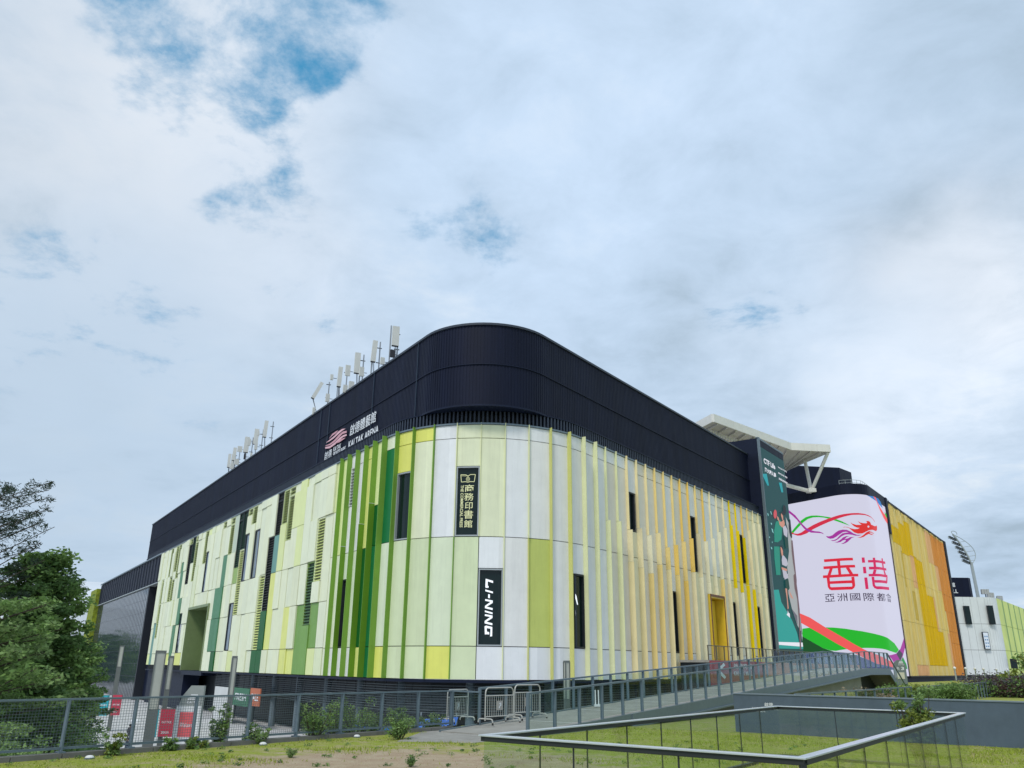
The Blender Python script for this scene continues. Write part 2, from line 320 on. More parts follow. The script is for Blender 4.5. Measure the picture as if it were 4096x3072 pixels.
HK_ART=[
('navy',[(-15.42, 5.23), (-7.01, 5.17), (-3.41, 4.61), (-0.76, 3.67), (4.7, 2.66), (4.35, 2.13), (-15.85, 1.95)]),
('green',[(-15.24, 9.93), (-13.34, 10.08), (-9.57, 10.01), (-7.81, 9.93), (-5.18, 9.63), (-1.82, 9.06), (1.34, 8.38), (4.03, 7.81), (8.66, 7.07), (11.91, 5.92), (9.03, 5.26), (3.72, 5.53), (1.59, 5.87), (-0.15, 6.0), (-1.88, 6.02), (-3.81, 5.9), (-5.6, 5.81), (-6.94, 5.66), (-7.89, 5.51), (-9.09, 5.63), (-10.67, 6.03), (-12.62, 7.01), (-15.43, 8.44)]),
('dkgreen',[(-15.43, 8.44), (-12.62, 7.01), (-10.67, 6.03), (-8.57, 5.46), (-7.8, 5.18), (-15.87, 5.12)]),
('coral',[(-15.7, 13.1), (-13.08, 12.05), (-9.83, 10.11), (-5.45, 7.77), (-1.54, 5.52), (2.74, 3.81), (5.57, 3.2), (4.56, 2.45), (0.0, 3.15), (-2.1, 4.19), (-4.13, 5.26), (-7.56, 6.93), (-11.37, 9.02), (-15.93, 11.35)]),
('purple',[(2.77, 4.72), (8.96, 5.15), (13.46, 6.18), (18.39, 8.38), (18.22, 6.52), (14.68, 4.74), (11.81, 3.81), (6.09, 3.21)]),
('dark',[(8.96, 5.15), (12.19, 5.93), (15.0, 5.2), (11.81, 3.81)]),
('dkgreen2',[(14.6, 4.63), (17.05, 3.3), (17.46, 2.28), (14.69, 2.39), (11.74, 3.7)]),
('green',[(-15.74, 29.48), (-14.75, 30.32), (-13.53, 31.21), (-12.63, 31.86), (-11.42, 32.36), (-10.04, 32.5), (-8.6, 32.32), (-7.0, 31.92), (-5.64, 31.54), (-4.13, 30.91), (-3.08, 30.37), (-2.29, 29.84), (-1.65, 29.34), (-2.71, 29.83), (-3.99, 30.44), (-5.48, 31.1), (-7.04, 31.65), (-8.32, 31.92), (-9.64, 32.06), (-10.91, 31.91), (-12.12, 31.4), (-13.25, 30.69), (-14.65, 29.73), (-15.57, 28.98)]),
('red',[(-15.69, 29.86), (-14.76, 29.36), (-13.91, 29.16), (-12.96, 29.32), (-11.51, 29.94), (-9.86, 30.48), (-8.01, 30.94), (-6.0, 31.31), (-4.04, 31.59), (-2.48, 31.78), (-1.07, 31.86), (0.12, 31.87), (1.44, 31.76), (2.61, 31.55), (4.04, 31.18), (5.75, 30.88), (6.36, 30.59), (4.63, 30.94), (3.01, 31.27), (1.61, 31.5), (0.25, 31.53), (-1.11, 31.5), (-2.46, 31.27), (-3.92, 30.98), (-6.1, 30.59), (-8.13, 30.11), (-9.97, 29.61), (-11.64, 28.97), (-13.04, 28.72), (-13.96, 28.78), (-14.62, 29.05), (-15.74, 29.48)]),
('purple',[(-15.58, 34.51), (-14.83, 33.86), (-13.98, 33.11), (-13.19, 32.03), (-12.4, 30.97), (-11.5, 30.04), (-10.65, 29.55), (-9.58, 29.18), (-8.5, 28.97), (-7.78, 28.63), (-7.4, 28.26), (-8.12, 28.58), (-9.19, 28.78), (-10.5, 28.99), (-11.35, 29.4), (-12.17, 30.08), (-12.96, 31.09), (-13.75, 32.16), (-14.79, 33.22), (-15.65, 33.93)]),
('scarlet',[(-0.12, 30.34), (0.23, 29.98), (0.95, 29.85), (1.67, 29.87), (1.89, 30.11), (1.58, 30.31), (2.24, 30.39), (2.76, 30.24), (2.99, 29.85), (2.95, 29.71), (4.66, 29.66), (6.31, 29.85), (6.86, 30.11), (7.32, 29.89), (6.9, 29.19), (5.88, 28.78), (4.69, 28.71), (3.2, 28.7), (2.15, 28.54), (1.3, 28.17), (0.48, 27.78), (-0.4, 27.73), (-1.03, 27.96), (-1.47, 28.43), (-1.9, 28.91), (-2.45, 29.13), (-3.05, 29.11), (-2.78, 29.22), (-2.2, 29.15), (-1.58, 28.84), (-0.95, 28.64), (-0.37, 28.67), (0.08, 28.85), (-0.42, 28.94), (-0.97, 29.22), (-1.32, 29.69), (-1.52, 30.08), (-1.15, 29.73), (-0.52, 29.49), (0.16, 29.49), (0.53, 29.54), (0.12, 29.85)]),
('white',[(2.33, 29.26), (2.28, 29.15), (2.16, 29.07), (2.03, 29.03), (1.91, 29.05), (1.83, 29.12), (1.81, 29.21), (1.86, 29.32), (1.97, 29.4), (2.1, 29.44), (2.23, 29.42), (2.32, 29.36)]),
('scarlet',[(-0.62, 26.97), (0.03, 27.1), (0.62, 27.47), (1.27, 27.99), (2.11, 28.36), (3.22, 28.43), (2.34, 28.25), (2.06, 28.09), (2.9, 28.16), (3.99, 28.07), (3.37, 27.96), (2.57, 28.01), (2.09, 27.91), (2.81, 27.79), (3.48, 27.66), (2.49, 27.63), (1.88, 27.76), (1.19, 27.45), (0.66, 27.11), (0.01, 26.92)]),
('purple',[(-7.07, 27.85), (-6.28, 27.71), (-5.51, 27.84), (-4.7, 28.29), (-3.94, 28.6), (-3.1, 28.69), (-2.35, 28.58), (-1.73, 28.22), (-1.22, 27.79), (-0.59, 27.5), (0.35, 27.51), (-0.28, 27.32), (-0.94, 27.33), (-1.49, 27.53), (-2.13, 27.66), (-2.79, 27.66), (-3.44, 27.41), (-4.26, 26.92), (-4.93, 26.68), (-5.57, 26.66), (-6.12, 26.91), (-5.34, 26.82), (-4.56, 27.04), (-3.88, 27.55), (-3.28, 27.94), (-2.58, 28.03), (-2.04, 28.03), (-2.56, 28.21), (-3.17, 28.15), (-3.85, 27.82), (-4.61, 27.46), (-5.39, 27.19), (-6.14, 27.2), (-6.74, 27.49)]),
('purple',[(-5.28, 26.45), (-4.55, 26.41), (-3.8, 26.73), (-3.2, 27.16), (-2.58, 27.35), (-2.01, 27.29), (-2.52, 27.15), (-2.8, 26.9), (-2.98, 26.78), (-2.38, 26.87), (-1.86, 27.1), (-1.05, 27.11), (-1.64, 26.91), (-2.01, 26.57), (-2.55, 26.12), (-3.27, 25.86), (-3.81, 25.93), (-3.15, 26.12), (-2.77, 26.45), (-2.79, 26.61), (-3.27, 26.58), (-3.86, 26.28), (-4.57, 26.23)]),
('blue',[(2.91, 35.6), (7.66, 36.25), (12.24, 36.53), (14.07, 36.16), (15.46, 35.01), (12.7, 35.25), (9.68, 35.63), (5.34, 35.57)]),
('coral',[(7.66, 36.25), (9.73, 36.41), (11.15, 35.39), (13.16, 34.65), (15.67, 33.97), (18.86, 33.46), (17.91, 31.95), (14.94, 32.79), (12.39, 34.04), (10.06, 35.6)]),
('green',[(16.8, 34.43), (18.63, 33.92), (18.16, 33.16), (16.8, 33.75)]),
('crimson',[(-8.15, 23.27), (-1.91, 23.03), (-1.9, 22.51), (-8.13, 22.71)]),
('crimson',[(-5.17, 22.65), (-4.46, 22.63), (-4.54, 19.8), (-5.19, 19.86)]),
('crimson',[(-8.46, 21.87), (-1.67, 21.63), (-1.68, 21.12), (-8.47, 21.33)]),
('crimson',[(-7.02, 21.33), (-6.29, 21.31), (-6.99, 19.99), (-7.78, 19.97)]),
('crimson',[(-3.41, 21.14), (-2.75, 21.17), (-2.2, 19.92), (-2.8, 19.83)]),
('crimson',[(-8.8, 20.11), (-1.3, 19.89), (-1.34, 19.38), (-8.83, 19.57)]),
('crimson',[(-7.98, 19.6), (-7.27, 19.55), (-7.37, 17.79), (-7.1, 17.66), (-7.18, 17.07), (-7.63, 17.25), (-7.95, 17.75)]),
('crimson',[(-2.6, 19.31), (-2.05, 19.36), (-2.08, 17.69), (-2.3, 17.23), (-2.78, 16.9), (-2.78, 17.44), (-2.61, 17.63)]),
('crimson',[(-7.2, 17.66), (-2.67, 17.48), (-2.74, 16.92), (-7.28, 17.07)]),
('crimson',[(-7.41, 18.84), (-2.53, 18.68), (-2.55, 18.13), (-7.39, 18.31)]),
('magenta',[(-0.32, 23.03), (0.22, 23.05), (0.22, 22.03), (-0.35, 22.0)]),
('magenta',[(-0.32, 21.21), (0.22, 21.24), (0.21, 19.96), (-0.37, 19.95)]),
('magenta',[(-0.33, 19.15), (0.24, 19.18), (0.2, 16.96), (-0.35, 16.94)]),
('magenta',[(0.82, 22.54), (9.94, 23.1), (9.93, 22.6), (0.8, 22.07)]),
('magenta',[(1.98, 23.06), (2.65, 23.12), (2.66, 21.2), (1.95, 21.16)]),
('magenta',[(6.84, 23.42), (8.06, 23.55), (7.95, 21.63), (6.66, 21.54)]),
('magenta',[(0.82, 21.25), (10.02, 21.75), (9.97, 21.27), (0.8, 20.71)]),
('magenta',[(1.83, 20.76), (2.62, 20.77), (2.08, 19.83), (1.32, 19.71)]),
('magenta',[(7.1, 21.1), (8.21, 21.17), (9.04, 20.36), (7.54, 20.26)]),
('magenta',[(0.57, 19.85), (10.17, 20.42), (10.05, 19.88), (0.53, 19.38)]),
('magenta',[(1.09, 19.35), (1.71, 19.34), (1.63, 17.85), (1.78, 17.59), (2.08, 17.53), (1.98, 16.98), (1.42, 17.15), (1.09, 17.6)]),
('magenta',[(1.98, 17.54), (10.01, 17.98), (9.94, 17.41), (1.88, 16.97)]),
('magenta',[(8.78, 19.77), (9.93, 19.87), (9.17, 18.83), (8.37, 18.54), (8.16, 19.07)]),
('magenta',[(1.63, 18.71), (8.57, 19.14), (8.58, 18.58), (1.69, 18.21)]),
]
HK_GLYPHS=[('亞',-8.81,-6.5,14.88,16.34),('洲',-5.93,-3.73,14.8,16.31),('國',-3.21,-1.47,14.8,16.18),('際',-0.93,0.99,14.69,16.23),('都',1.52,4.63,14.76,16.28),('會',5.82,10.15,14.92,16.58),]
POSTER=[
('teal_light',[(57.51, 11.78), (60.09, 12.02), (60.69, 10.45), (64.43, 8.33), (66.17, 6.67), (66.65, 5.38), (69.04, 5.44), (68.88, 4.67), (57.64, 4.48)]),
('white',[(57.68, 5.29), (69.07, 5.51), (68.86, 4.95), (57.67, 4.94)]),
('teal_mid',[(61.63, 21.31), (63.78, 21.88), (64.29, 20.9), (63.33, 19.07), (61.57, 18.47), (60.2, 18.36), (60.58, 20.0)]),
('teal_mid',[(59.81, 17.69), (62.21, 17.97), (61.41, 14.05), (59.65, 13.89), (59.54, 16.09)]),
('turq',[(57.58, 27.32), (59.67, 27.72), (60.16, 26.15), (59.51, 26.03)]),
('turq',[(64.67, 27.41), (66.06, 27.61), (66.32, 26.26), (65.44, 26.11)]),
('haze',[(66.26, 22.65), (67.48, 21.88), (67.91, 20.59), (68.58, 18.73), (68.77, 16.76), (68.73, 14.72), (64.66, 14.35), (64.58, 15.35), (66.17, 17.79), (66.29, 19.45), (66.73, 20.83), (66.17, 21.69)]),
('haze',[(64.52, 14.25), (66.52, 14.72), (69.02, 15.1), (69.49, 12.93), (69.18, 8.56), (68.96, 6.56), (67.71, 7.08), (66.53, 7.73), (64.89, 9.74), (63.97, 11.79)]),
('paleblue',[(58.51, 22.07), (58.81, 21.8), (58.58, 21.63), (58.28, 21.91)]),
('paleblue',[(59.57, 22.49), (59.95, 22.48), (60.21, 22.07), (59.83, 22.08)]),
('paleblue',[(59.36, 20.09), (59.92, 20.04), (60.14, 19.5), (59.61, 19.62)]),
('paleblue',[(58.36, 17.51), (58.8, 17.44), (58.92, 17.21), (58.46, 17.21)]),
('paleblue',[(58.08, 18.85), (58.43, 18.77), (58.3, 18.63), (58.07, 18.66)]),
('paleblue',[(59.24, 20.84), (59.77, 20.85), (59.69, 20.58), (59.36, 20.6)]),
('paleblue',[(59.04, 18.28), (59.3, 18.22), (59.17, 18.08), (58.96, 18.13)]),
('paleblue',[(60.98, 17.76), (61.3, 17.55), (61.31, 17.26), (60.98, 17.45)]),
('black',[(66.62, 23.74), (66.52, 23.45), (66.32, 23.18), (66.04, 22.97), (65.74, 22.87), (65.45, 22.87), (65.21, 22.99), (65.08, 23.2), (65.05, 23.47), (65.15, 23.76), (65.35, 24.04), (65.62, 24.24), (65.93, 24.35), (66.22, 24.35), (66.46, 24.23), (66.6, 24.02)]),
('black',[(68.88, 21.36), (68.8, 20.81), (68.59, 20.33), (68.28, 19.99), (67.93, 19.83), (67.57, 19.87), (67.27, 20.12), (67.07, 20.53), (67.01, 21.04), (67.08, 21.58), (67.29, 22.06), (67.59, 22.42), (67.95, 22.58), (68.31, 22.54), (68.61, 22.29), (68.81, 21.88)]),
('brown',[(67.55, 19.47), (68.54, 19.6), (68.57, 18.06), (68.66, 16.41), (68.73, 14.72), (67.64, 14.62), (67.34, 16.28), (67.25, 17.91)]),
('brown',[(66.9, 14.46), (68.03, 15.01), (68.52, 14.32), (67.97, 13.39), (68.13, 12.46), (68.22, 9.94), (67.47, 7.07), (67.07, 4.56), (66.37, 4.54), (67.24, 8.47), (67.51, 11.33), (66.8, 12.72)]),
('grey',[(64.69, 9.8), (66.72, 9.0), (66.53, 7.73), (65.82, 8.4)]),
('grey',[(68.04, 8.72), (69.04, 8.84), (68.96, 6.56), (67.78, 6.94)]),
('ball',[(62.18, 22.45), (62.05, 22.19), (61.83, 21.96), (61.55, 21.78), (61.26, 21.69), (60.99, 21.7), (60.8, 21.8), (60.7, 21.99), (60.72, 22.23), (60.84, 22.48), (61.06, 22.72), (61.34, 22.89), (61.63, 22.99), (61.9, 22.98), (62.1, 22.88), (62.2, 22.69)]),
('skin',[(62.19, 22.21), (62.74, 22.06), (63.07, 21.52), (63.91, 21.64), (65.05, 22.07), (65.31, 21.57), (64.81, 20.97), (63.86, 20.84), (62.93, 21.04), (62.7, 21.59), (62.14, 21.71)]),
('skin',[(64.08, 22.89), (64.91, 22.95), (64.69, 21.88), (64.31, 21.96), (63.97, 22.51)]),
('hair',[(64.01, 22.98), (64.9, 23.25), (65.14, 23.02), (64.9, 22.58), (64.54, 22.72), (64.04, 22.88)]),
('shirt',[(64.18, 20.88), (65.43, 21.32), (66.29, 20.77), (65.73, 19.64), (64.37, 19.86)]),
('shorts',[(64.37, 19.86), (65.52, 19.65), (65.89, 18.21), (64.58, 17.93)]),
('skin',[(62.23, 17.91), (62.78, 17.91), (63.15, 17.5), (63.03, 16.79), (62.5, 16.67), (62.27, 17.21)]),
('hair',[(62.11, 17.99), (62.88, 18.24), (63.35, 17.85), (63.15, 17.5), (62.76, 17.84)]),
('shirt',[(62.62, 16.74), (63.25, 16.88), (64.52, 16.44), (64.75, 15.88), (64.0, 15.42), (62.24, 15.5), (62.24, 16.13)]),
('skin',[(61.84, 15.15), (64.1, 15.11), (64.11, 14.83), (62.61, 14.78), (61.84, 14.83)]),
('shirt',[(62.04, 14.82), (63.79, 14.77), (64.17, 14.04), (62.29, 13.75)]),
('shirt',[(62.47, 14.49), (64.36, 14.45), (64.23, 13.9), (62.62, 13.55)]),
('shorts',[(62.82, 13.46), (64.26, 13.76), (64.43, 12.53), (63.89, 12.24), (62.73, 12.47)]),
('skin',[(62.48, 12.38), (63.25, 12.37), (63.1, 11.17), (63.11, 9.78), (62.61, 9.61), (62.71, 11.0)]),
('white',[(62.59, 9.54), (62.81, 9.21), (63.33, 9.1), (63.27, 8.55), (61.94, 8.89), (62.46, 9.12)]),
('skin',[(64.11, 12.22), (64.85, 11.71), (65.69, 11.13), (64.5, 11.33), (64.2, 11.8)]),
]
# ------------------------------------------------------------------ palette
F_=1.36; G1=1.3
PC={'W':srgb(207,208,208,F_),'W2':srgb(204,203,199,F_),'W3':srgb(217,210,195,F_),'PL':srgb(213,216,184,1.28),'PL2':srgb(206,212,176,1.26),'PL3':srgb(215,219,190,1.3),'LG':srgb(194,203,166,1.26),'LGW':srgb(200,208,180,1.26),'Y':srgb(208,208,106,1.22),'yel':srgb(206,209,122,1.2),'py':srgb(207,214,152,1.22),
 'LY':srgb(186,194,108,1.18),'dg':srgb(14,88,34,1.1),'DG':srgb(20,108,58,1.1),'grn':srgb(112,150,72,1.15),'olive':srgb(130,156,84,G1),'teal':srgb(92,134,124,G1),'gteal':srgb(70,120,84,1.2),'grayp':srgb(172,182,160,G1),
 'CR':srgb(224,218,188,1.3),'CR2':srgb(226,214,174,1.3),'TO':srgb(226,202,134,1.3),'T2':srgb(228,213,164,1.3),'GO':srgb(224,190,102,1.3),'SY':srgb(216,190,10,F_),'GF':srgb(112,150,60,1.15),'GF2':srgb(98,138,40,1.12),'PF':srgb(206,208,164,1.22),'LF':srgb(192,192,116,1.15)}
def pm(k): return mat('panel_'+k,PC[k],.42,0,.04,.7,dirt=.22,spec=.22,isl=.05,bump=.10,bscale=.9)
M_joint=mat('joint_shadow_gap',(.012,.013,.016),.8,var=0)
M_navy=mat('navy_ribbed_metal',(.0045,.0075,.024),.55,.0,.25,.6,spec=.2,stretch=(1,1,.15))
M_navy2=mat('navy_flat_metal',(.007,.012,.032),.55,0,.15,.8,spec=.22)
M_wing=mirror_glass('dark_window_glass',(.006,.016,.015),.04,.3,.1)
M_skyw=mirror_glass('sky_reflecting_window_glass',(.03,.05,.075),.04,1.0)
M_frame=mat('window_frame_grey',(.42,.45,.46),.4,.2,.05)
M_steel=mat('grey_painted_steel',srgb(112,126,134),.4,.3,.08,4)
M_steel_l=mat('pale_painted_steel',srgb(168,176,176),.4,.2,.08,4)
M_dark=mat('dark_metal_and_shade',(.02,.026,.032),.5,.1,.2)
M_slat=mat('louvre_slat_metal',(.10,.125,.14),.45,.2,.15)
M_white=mat('white_paint',(.74,.76,.76),.45,0,.05)
M_letter=mat('white_lettering',(.78,.8,.82),.5,0,.02)
M_conc=mat('pale_concrete',(.40,.40,.38),.8,0,.12,1.2,.25,30,dirt=.2)
# ------------------------------------------------------------------ the arena
_c=clad.P(0,0)
arena=empty('arena_building',(_c[0],_c[1]+12,-4.7),'large arena with navy ribbed top over green, white and yellow striped panels, rounded corner','building')
ZB,Z1,ZM,ZT,ZC=.93,3.40,11.95,20.3,21.5
def sb(n): return -(11.88+(n-12)*1.0204)*M_
# columns: key -> (s0,s1,rows)
cols={}
for k in range(-10,28):
    cols[k]=[k*M_,min((k+1)*M_,57.35),[ZB,Z1,ZM,ZT,ZC],{}]
cols[-11]=[sb(11)-.0,-10*M_,[ZB,Z1,7.8,ZM,16.4,ZT,ZC],{}]
NL=[]
for n in range(11,53):
    key=-(n+1); a,b=sb(n+1),sb(n)
    cols[key]=[a,b,[ZB if a>-82 else 1.6,3.45,7.8,12.0,16.4,20.5,ZC],{}]; NL.append(key)
cols[-11][0]=sb(11)
# explicit patches: key -> list of (z0,z1,type)
SPEC={
 0:[(ZB,Z1,'W'),(Z1,9.4,'win'),(9.4,ZM,'W'),(ZM,ZT,'PL'),(ZT,ZC,'PL')],
 -1:[(ZB,Z1,'LG'),(Z1,ZM,'LG'),(ZM,17.84,'win'),(17.84,ZT,'PL'),(ZT,ZC,'PL')],
 1:[(ZB,Z1,'W'),(Z1,ZM,'W2'),(ZM,ZT,'W'),(ZT,ZC,'W')],
 2:[(ZB,Z1,'W'),(Z1,ZM,'LY'),(ZM,ZT,'W2'),(ZT,ZC,'W')],
 3:[(ZB,Z1,'W'),(Z1,ZM,'W2'),(ZM,ZT,'W2'),(ZT,ZC,'W')],
 4:[(ZB,Z1,'W'),(Z1,9.4,'win'),(9.4,ZM,'W'),(ZM,ZT,'W2'),(ZT,ZC,'W')],
 -2:[(ZB,Z1,'Y'),(Z1,ZM,'LGW'),(ZM,ZT,'W'),(ZT,ZC,'W')],
 -3:[(ZB,Z1,'LG'),(Z1,ZM,'LG'),(ZM,ZT,'PL'),(ZT,ZC,'Y')],
 -4:[(ZB,Z1,'LG'),(Z1,ZM,'LG'),(ZM,17.84,'win'),(17.84,ZT,'Y'),(ZT,ZC,'Y')],
 -5:[(ZB,Z1,'Y'),(Z1,ZM,'LGW'),(ZM,ZT,'DG'),(ZT,ZC,'PL3')],
 -6:[(ZB,Z1,'DG'),(Z1,ZM,'DG'),(ZM,15.6,'dg'),(15.6,ZC,'py')],
 -7:[(ZB,Z1,'yel'),(Z1,ZM,'dg'),(ZM,ZT,'yel'),(ZT,ZC,'yel')],
 -8:[(ZB,Z1,'W2'),(Z1,ZM,'LGW'),(ZM,ZT,'W2'),(ZT,ZC,'W2')],
 -9:[(ZB,Z1,'W2'),(Z1,9.5,'win'),(9.5,ZM,'LGW'),(ZM,16.4,'W2'),(16.4,ZT,'lv_white'),(ZT,ZC,'W2')],
 -10:[(ZB,Z1,'W2'),(Z1,ZM,'PL3'),(ZM,ZC,'py')],
 -11:[(ZB,Z1,'PL3'),(Z1,ZM,'PL'),(ZM,16.4,'PL'),(16.4,ZC,'py')],
 9:[(ZB,Z1,'CR'),(Z1,ZM,'CR'),(ZM,14.4,'CR'),(14.4,18.2,'win'),(18.2,ZC,'W')],
 16:[(ZB,ZM,'CR'),(ZM,18.0,'win'),(18.0,ZC,'W')],
 13:[(ZB,Z1,'CR'),(Z1,9.4,'win'),(9.4,ZM,'W'),(ZM,ZT,'W'),(ZT,ZC,'W')],
 23:[(ZB,ZM,'CR'),(ZM,17.9,'win'),(17.9,ZC,'W')],
 21:[(ZB,Z1,'CR'),(Z1,9.4,'win'),(9.4,ZM,'CR'),(ZM,ZT,'W'),(ZT,ZC,'W')],
 25:[(ZB,Z1,'CR2'),(Z1,9.4,'win'),(9.4,ZM,'CR'),(ZM,ZT,'CR'),(ZT,ZC,'CR')],
 18:[(ZB,9.6,'door'),(9.6,ZM,'CR'),(ZM,ZT,'W'),(ZT,ZC,'W')],
 19:[(ZB,9.6,'door'),(9.6,ZM,'CR'),(ZM,ZT,'W'),(ZT,ZC,'W')],
 26:[(ZB,Z1,'CR2'),(Z1,ZM,'CR'),(ZM,ZT,'CR'),(ZT,ZC,'CR')],
 27:[(ZB,ZM,'CR'),(ZM,ZC,'CR')],
}
for k in list(range(5,9))+[10,11,12,14,15,17,20,22,24]:
    if k in SPEC: continue
    w='W' if k<9 else 'CR'
    SPEC[k]=[(ZB,Z1,'W'),(Z1,ZM,'W3' if k>6 else 'W'),(ZM,ZT,'W3' if k>6 else 'W'),(ZT,ZC,'W3' if k>8 else 'W')]
LEFT=[('lv_pale',-25.1,9.9,16.4),('lv_green',-27.5,5.7,12.05),('lv_olive',-37.5,17.4,ZC),('lv_olive',-35.4,20.5,ZC),('lv_olive',-35.3,15.3,20.5),
('lv_black',-39.6,20.5,ZC),('lv_black',-39.6,16.4,20.5),('lv_black',-42.0,7.8,16.4),('teal',-39.7,12.0,16.4),('dg',-42.1,3.45,7.8),('dg',-42.2,ZB,3.45),('dg',-44.2,ZB,3.45),
('lv_pale',-44.2,3.6,12.1),('lv_olive',-50.3,19.1,ZC),('lv_olive',-52.4,20.5,ZC),('lv_dg',-54.3,16.4,ZC),('lv_dg',-56.5,20.5,ZC),('lv_dg',-56.5,14.1,20.5),('olive',-56.5,12.0,14.1),
('grayp',-58.6,16.3,ZC),('lv_olive',-60.7,20.5,ZC),('lv_olive',-60.7,16.3,20.5),('lv_pale',-54.8,7.9,16.3),('win',-52.3,12.0,18.1),('win',-48.2,12.0,18.1),('lv_olive',-65.0,20.5,ZC),
('gteal',-63.0,12.0,16.4),('gteal',-63.2,7.8,12.0),('gteal',-65.1,7.8,12.0),('gteal',-65.1,3.45,7.8),('gteal',-63.0,3.45,7.8),('dg',-63.6,ZB,3.45),('win',-57.0,3.5,9.5),
('win',-73.6,12.0,18.0),('lv_olive',-75.4,16.4,ZC),('lv_olive',-87.6,17.4,ZC),('lv_black',-85.9,20.5,ZC),('lv_dg',-84.3,17.3,ZC),('lv_olive',-81.9,20.5,ZC),('lv_olive',-82.0,14.2,20.5),
('gteal',-90.4,12.1,18.0),('gteal',-89.1,7.8,12.0),('lv_black',-86.0,14.1,20.5),('win',-86.6,3.5,9.5),('gteal',-90.4,2.3,7.8),('lv_olive',-101.6,16.4,ZC),('lv_olive',-97.7,17.0,ZC),('lv_olive',-95.9,15.7,ZC),
('lv_olive',-106.1,10.9,16.3),('lv_olive',-100.0,12.0,16.3),('lv_olive',-96.4,12.0,15.7),('lv_olive',-104.7,6.1,12.0),('yel',-33.5,ZB,3.45),('yel',-33.6,3.45,7.8),('yel',-31.4,ZB,3.45),('yel',-40.0,3.45,12.0),
('grn',-29.4,ZB,7.8),('grn',-27.0,ZB,5.7),('grn',-25.4,3.45,7.8),('yel',-87.2,1.6,3.45),('yel',-84.8,1.6,3.45),('yel',-94.0,1.6,3.45),('py',-31.3,16.4,ZC),('py',-31.3,12.0,16.4),('py',-37.4,12.0,17.4),('py',-33.4,16.4,20.5),('teal',-107.5,1.6,8.7),('PL3',-33.4,7.8,12.0)]
for nm,s,z0,z1 in LEFT:
    for key in NL:
        if cols[key][0]<=s<cols[key][1]: cols[key][3].setdefault('seg',[]).append((z0,z1,nm)); break
DOORS=[(-81.6,-69.4)]
door_cols=[k for k in NL if cols[k][0]>=DOORS[0][0]-.9 and cols[k][1]<=DOORS[0][1]+.9]
for k in door_cols: cols[k][3].setdefault('seg',[]).append((ZB,9.9,'door'))
base=MB(); wins=[]; louv=[]; doorz=[]
rr=random.Random(11)
def panel(s0,s1,z0,z1,t,o1): pb(base,clad,s0+.03,s1-.03,z0+.03,z1-.03,-.30,o1,pm(t),step=1.05)
for k,(s0,s1,rows,ex) in cols.items():
    if k in SPEC and not ex.get('seg'):
        segs=SPEC[k]
    else:
        sp=sorted(ex.get('seg',[])); segs=[]; z=rows[0]; tint=rr.choice(['PL','PL3','PL3','PL','PL3'])
        def fill(a,b):
            cuts=[a]+[q for q in rows if a+.5<q<b-.5]+[b]
            i=0
            while i<len(cuts)-1:
                j=i+1
                if j<len(cuts)-1 and rr.random()<.4: j+=1
                segs.append((cuts[i],cuts[j],tint if rr.random()<.6 else rr.choice(['PL','PL3','PL3','PL2','py']))); i=j
        for a,b,t in sp:
            a=max(a,z)
            if b-a<.3: continue
            if a>z+.3: fill(z,a)
            else: a=z
            segs.append((a,b,t)); z=b
        if z<rows[-1]-.3: fill(z,rows[-1])
    for z0,z1,t in segs:
        if t=='win': wins.append((s0,s1,z0,z1,k))
        elif t.startswith('lv_'): louv.append((s0,s1,z0,z1,t))
        elif t=='door': doorz.append((s0,s1,z0,z1))
        else:
            o=.0 if k>-12 else rr.choice([.02,.06,.12,.17])
            panel(s0,s1,z0,z1,t,o)
bk=MB()
# dark carrier wall behind the open joints, left out where a doorway is cut in
pb(bk,clad,-110.9,-81.8,.95,ZC-.02,-1.3,-.34,M_joint); pb(bk,clad,-81.8,-69.2,9.95,ZC-.02,-1.3,-.34,M_joint); pb(bk,clad,-69.2,18*M_-.02,.95,ZC-.02,-1.3,-.34,M_joint)
pb(bk,clad,18*M_,20*M_,9.65,ZC-.02,-1.3,-.34,M_joint); pb(bk,clad,20*M_+.02,57.3,.95,ZC-.02,-1.3,-.34,M_joint)
pb(bk,clad,-110.9,57.3,ZC,ZC+.14,-1.5,.12,M_steel); pb(bk,clad,-110.9,57.3,.70,.90,-2.2,.03,M_navy2)   # coping, soffit edge
bk.build('carrier_wall',arena)
base.build('cladding',arena)
# doorways: deep lined recesses
dg=MB(); s0=min(d[0] for d in doorz if d[0]<0); s1=max(d[1] for d in doorz if d[0]<0)
GR=mat('door_recess_green',srgb(92,132,44),.45,0,.08); GRd=mat('door_recess_lining',srgb(120,136,92),.45,0,.06); YO=mat('door_recess_gold',srgb(222,168,34),.4,0,.08); YO2=mat('door_recess_yellow',srgb(232,196,60),.4,0,.06)
def recess(mb,a,b,z0,z1,dep,mb_back,mb_lin,n,ztop=True):
    pb(mb,clad,a+.02,b-.02,z0,z1,-dep-.2,-dep,mb_back)
    pb(mb,clad,a,a+.25,z0,z1,-dep,.28,mb_lin); pb(mb,clad,b-.25,b,z0,z1,-dep,.28,mb_lin); pb(mb,clad,a,b,z1-.02,z1+.35,-dep,.28,mb_lin)
    for i in range(1,n): x=a+(b-a)*i/n; pb(mb,clad,x-.03,x+.03,z0,z1-.05,-dep,-dep+.04,M_joint)
    pb(mb,clad,a+.25,b-.25,z0+2.45,z0+2.5,-dep,-dep+.03,M_joint)
recess(dg,s0,s1,ZB,9.75,2.6,GR,GRd,6); pb(dg,clad,s0,s1,.3,ZB-.02,-2.8,.05,M_navy2); dg.build('doorway',arena)
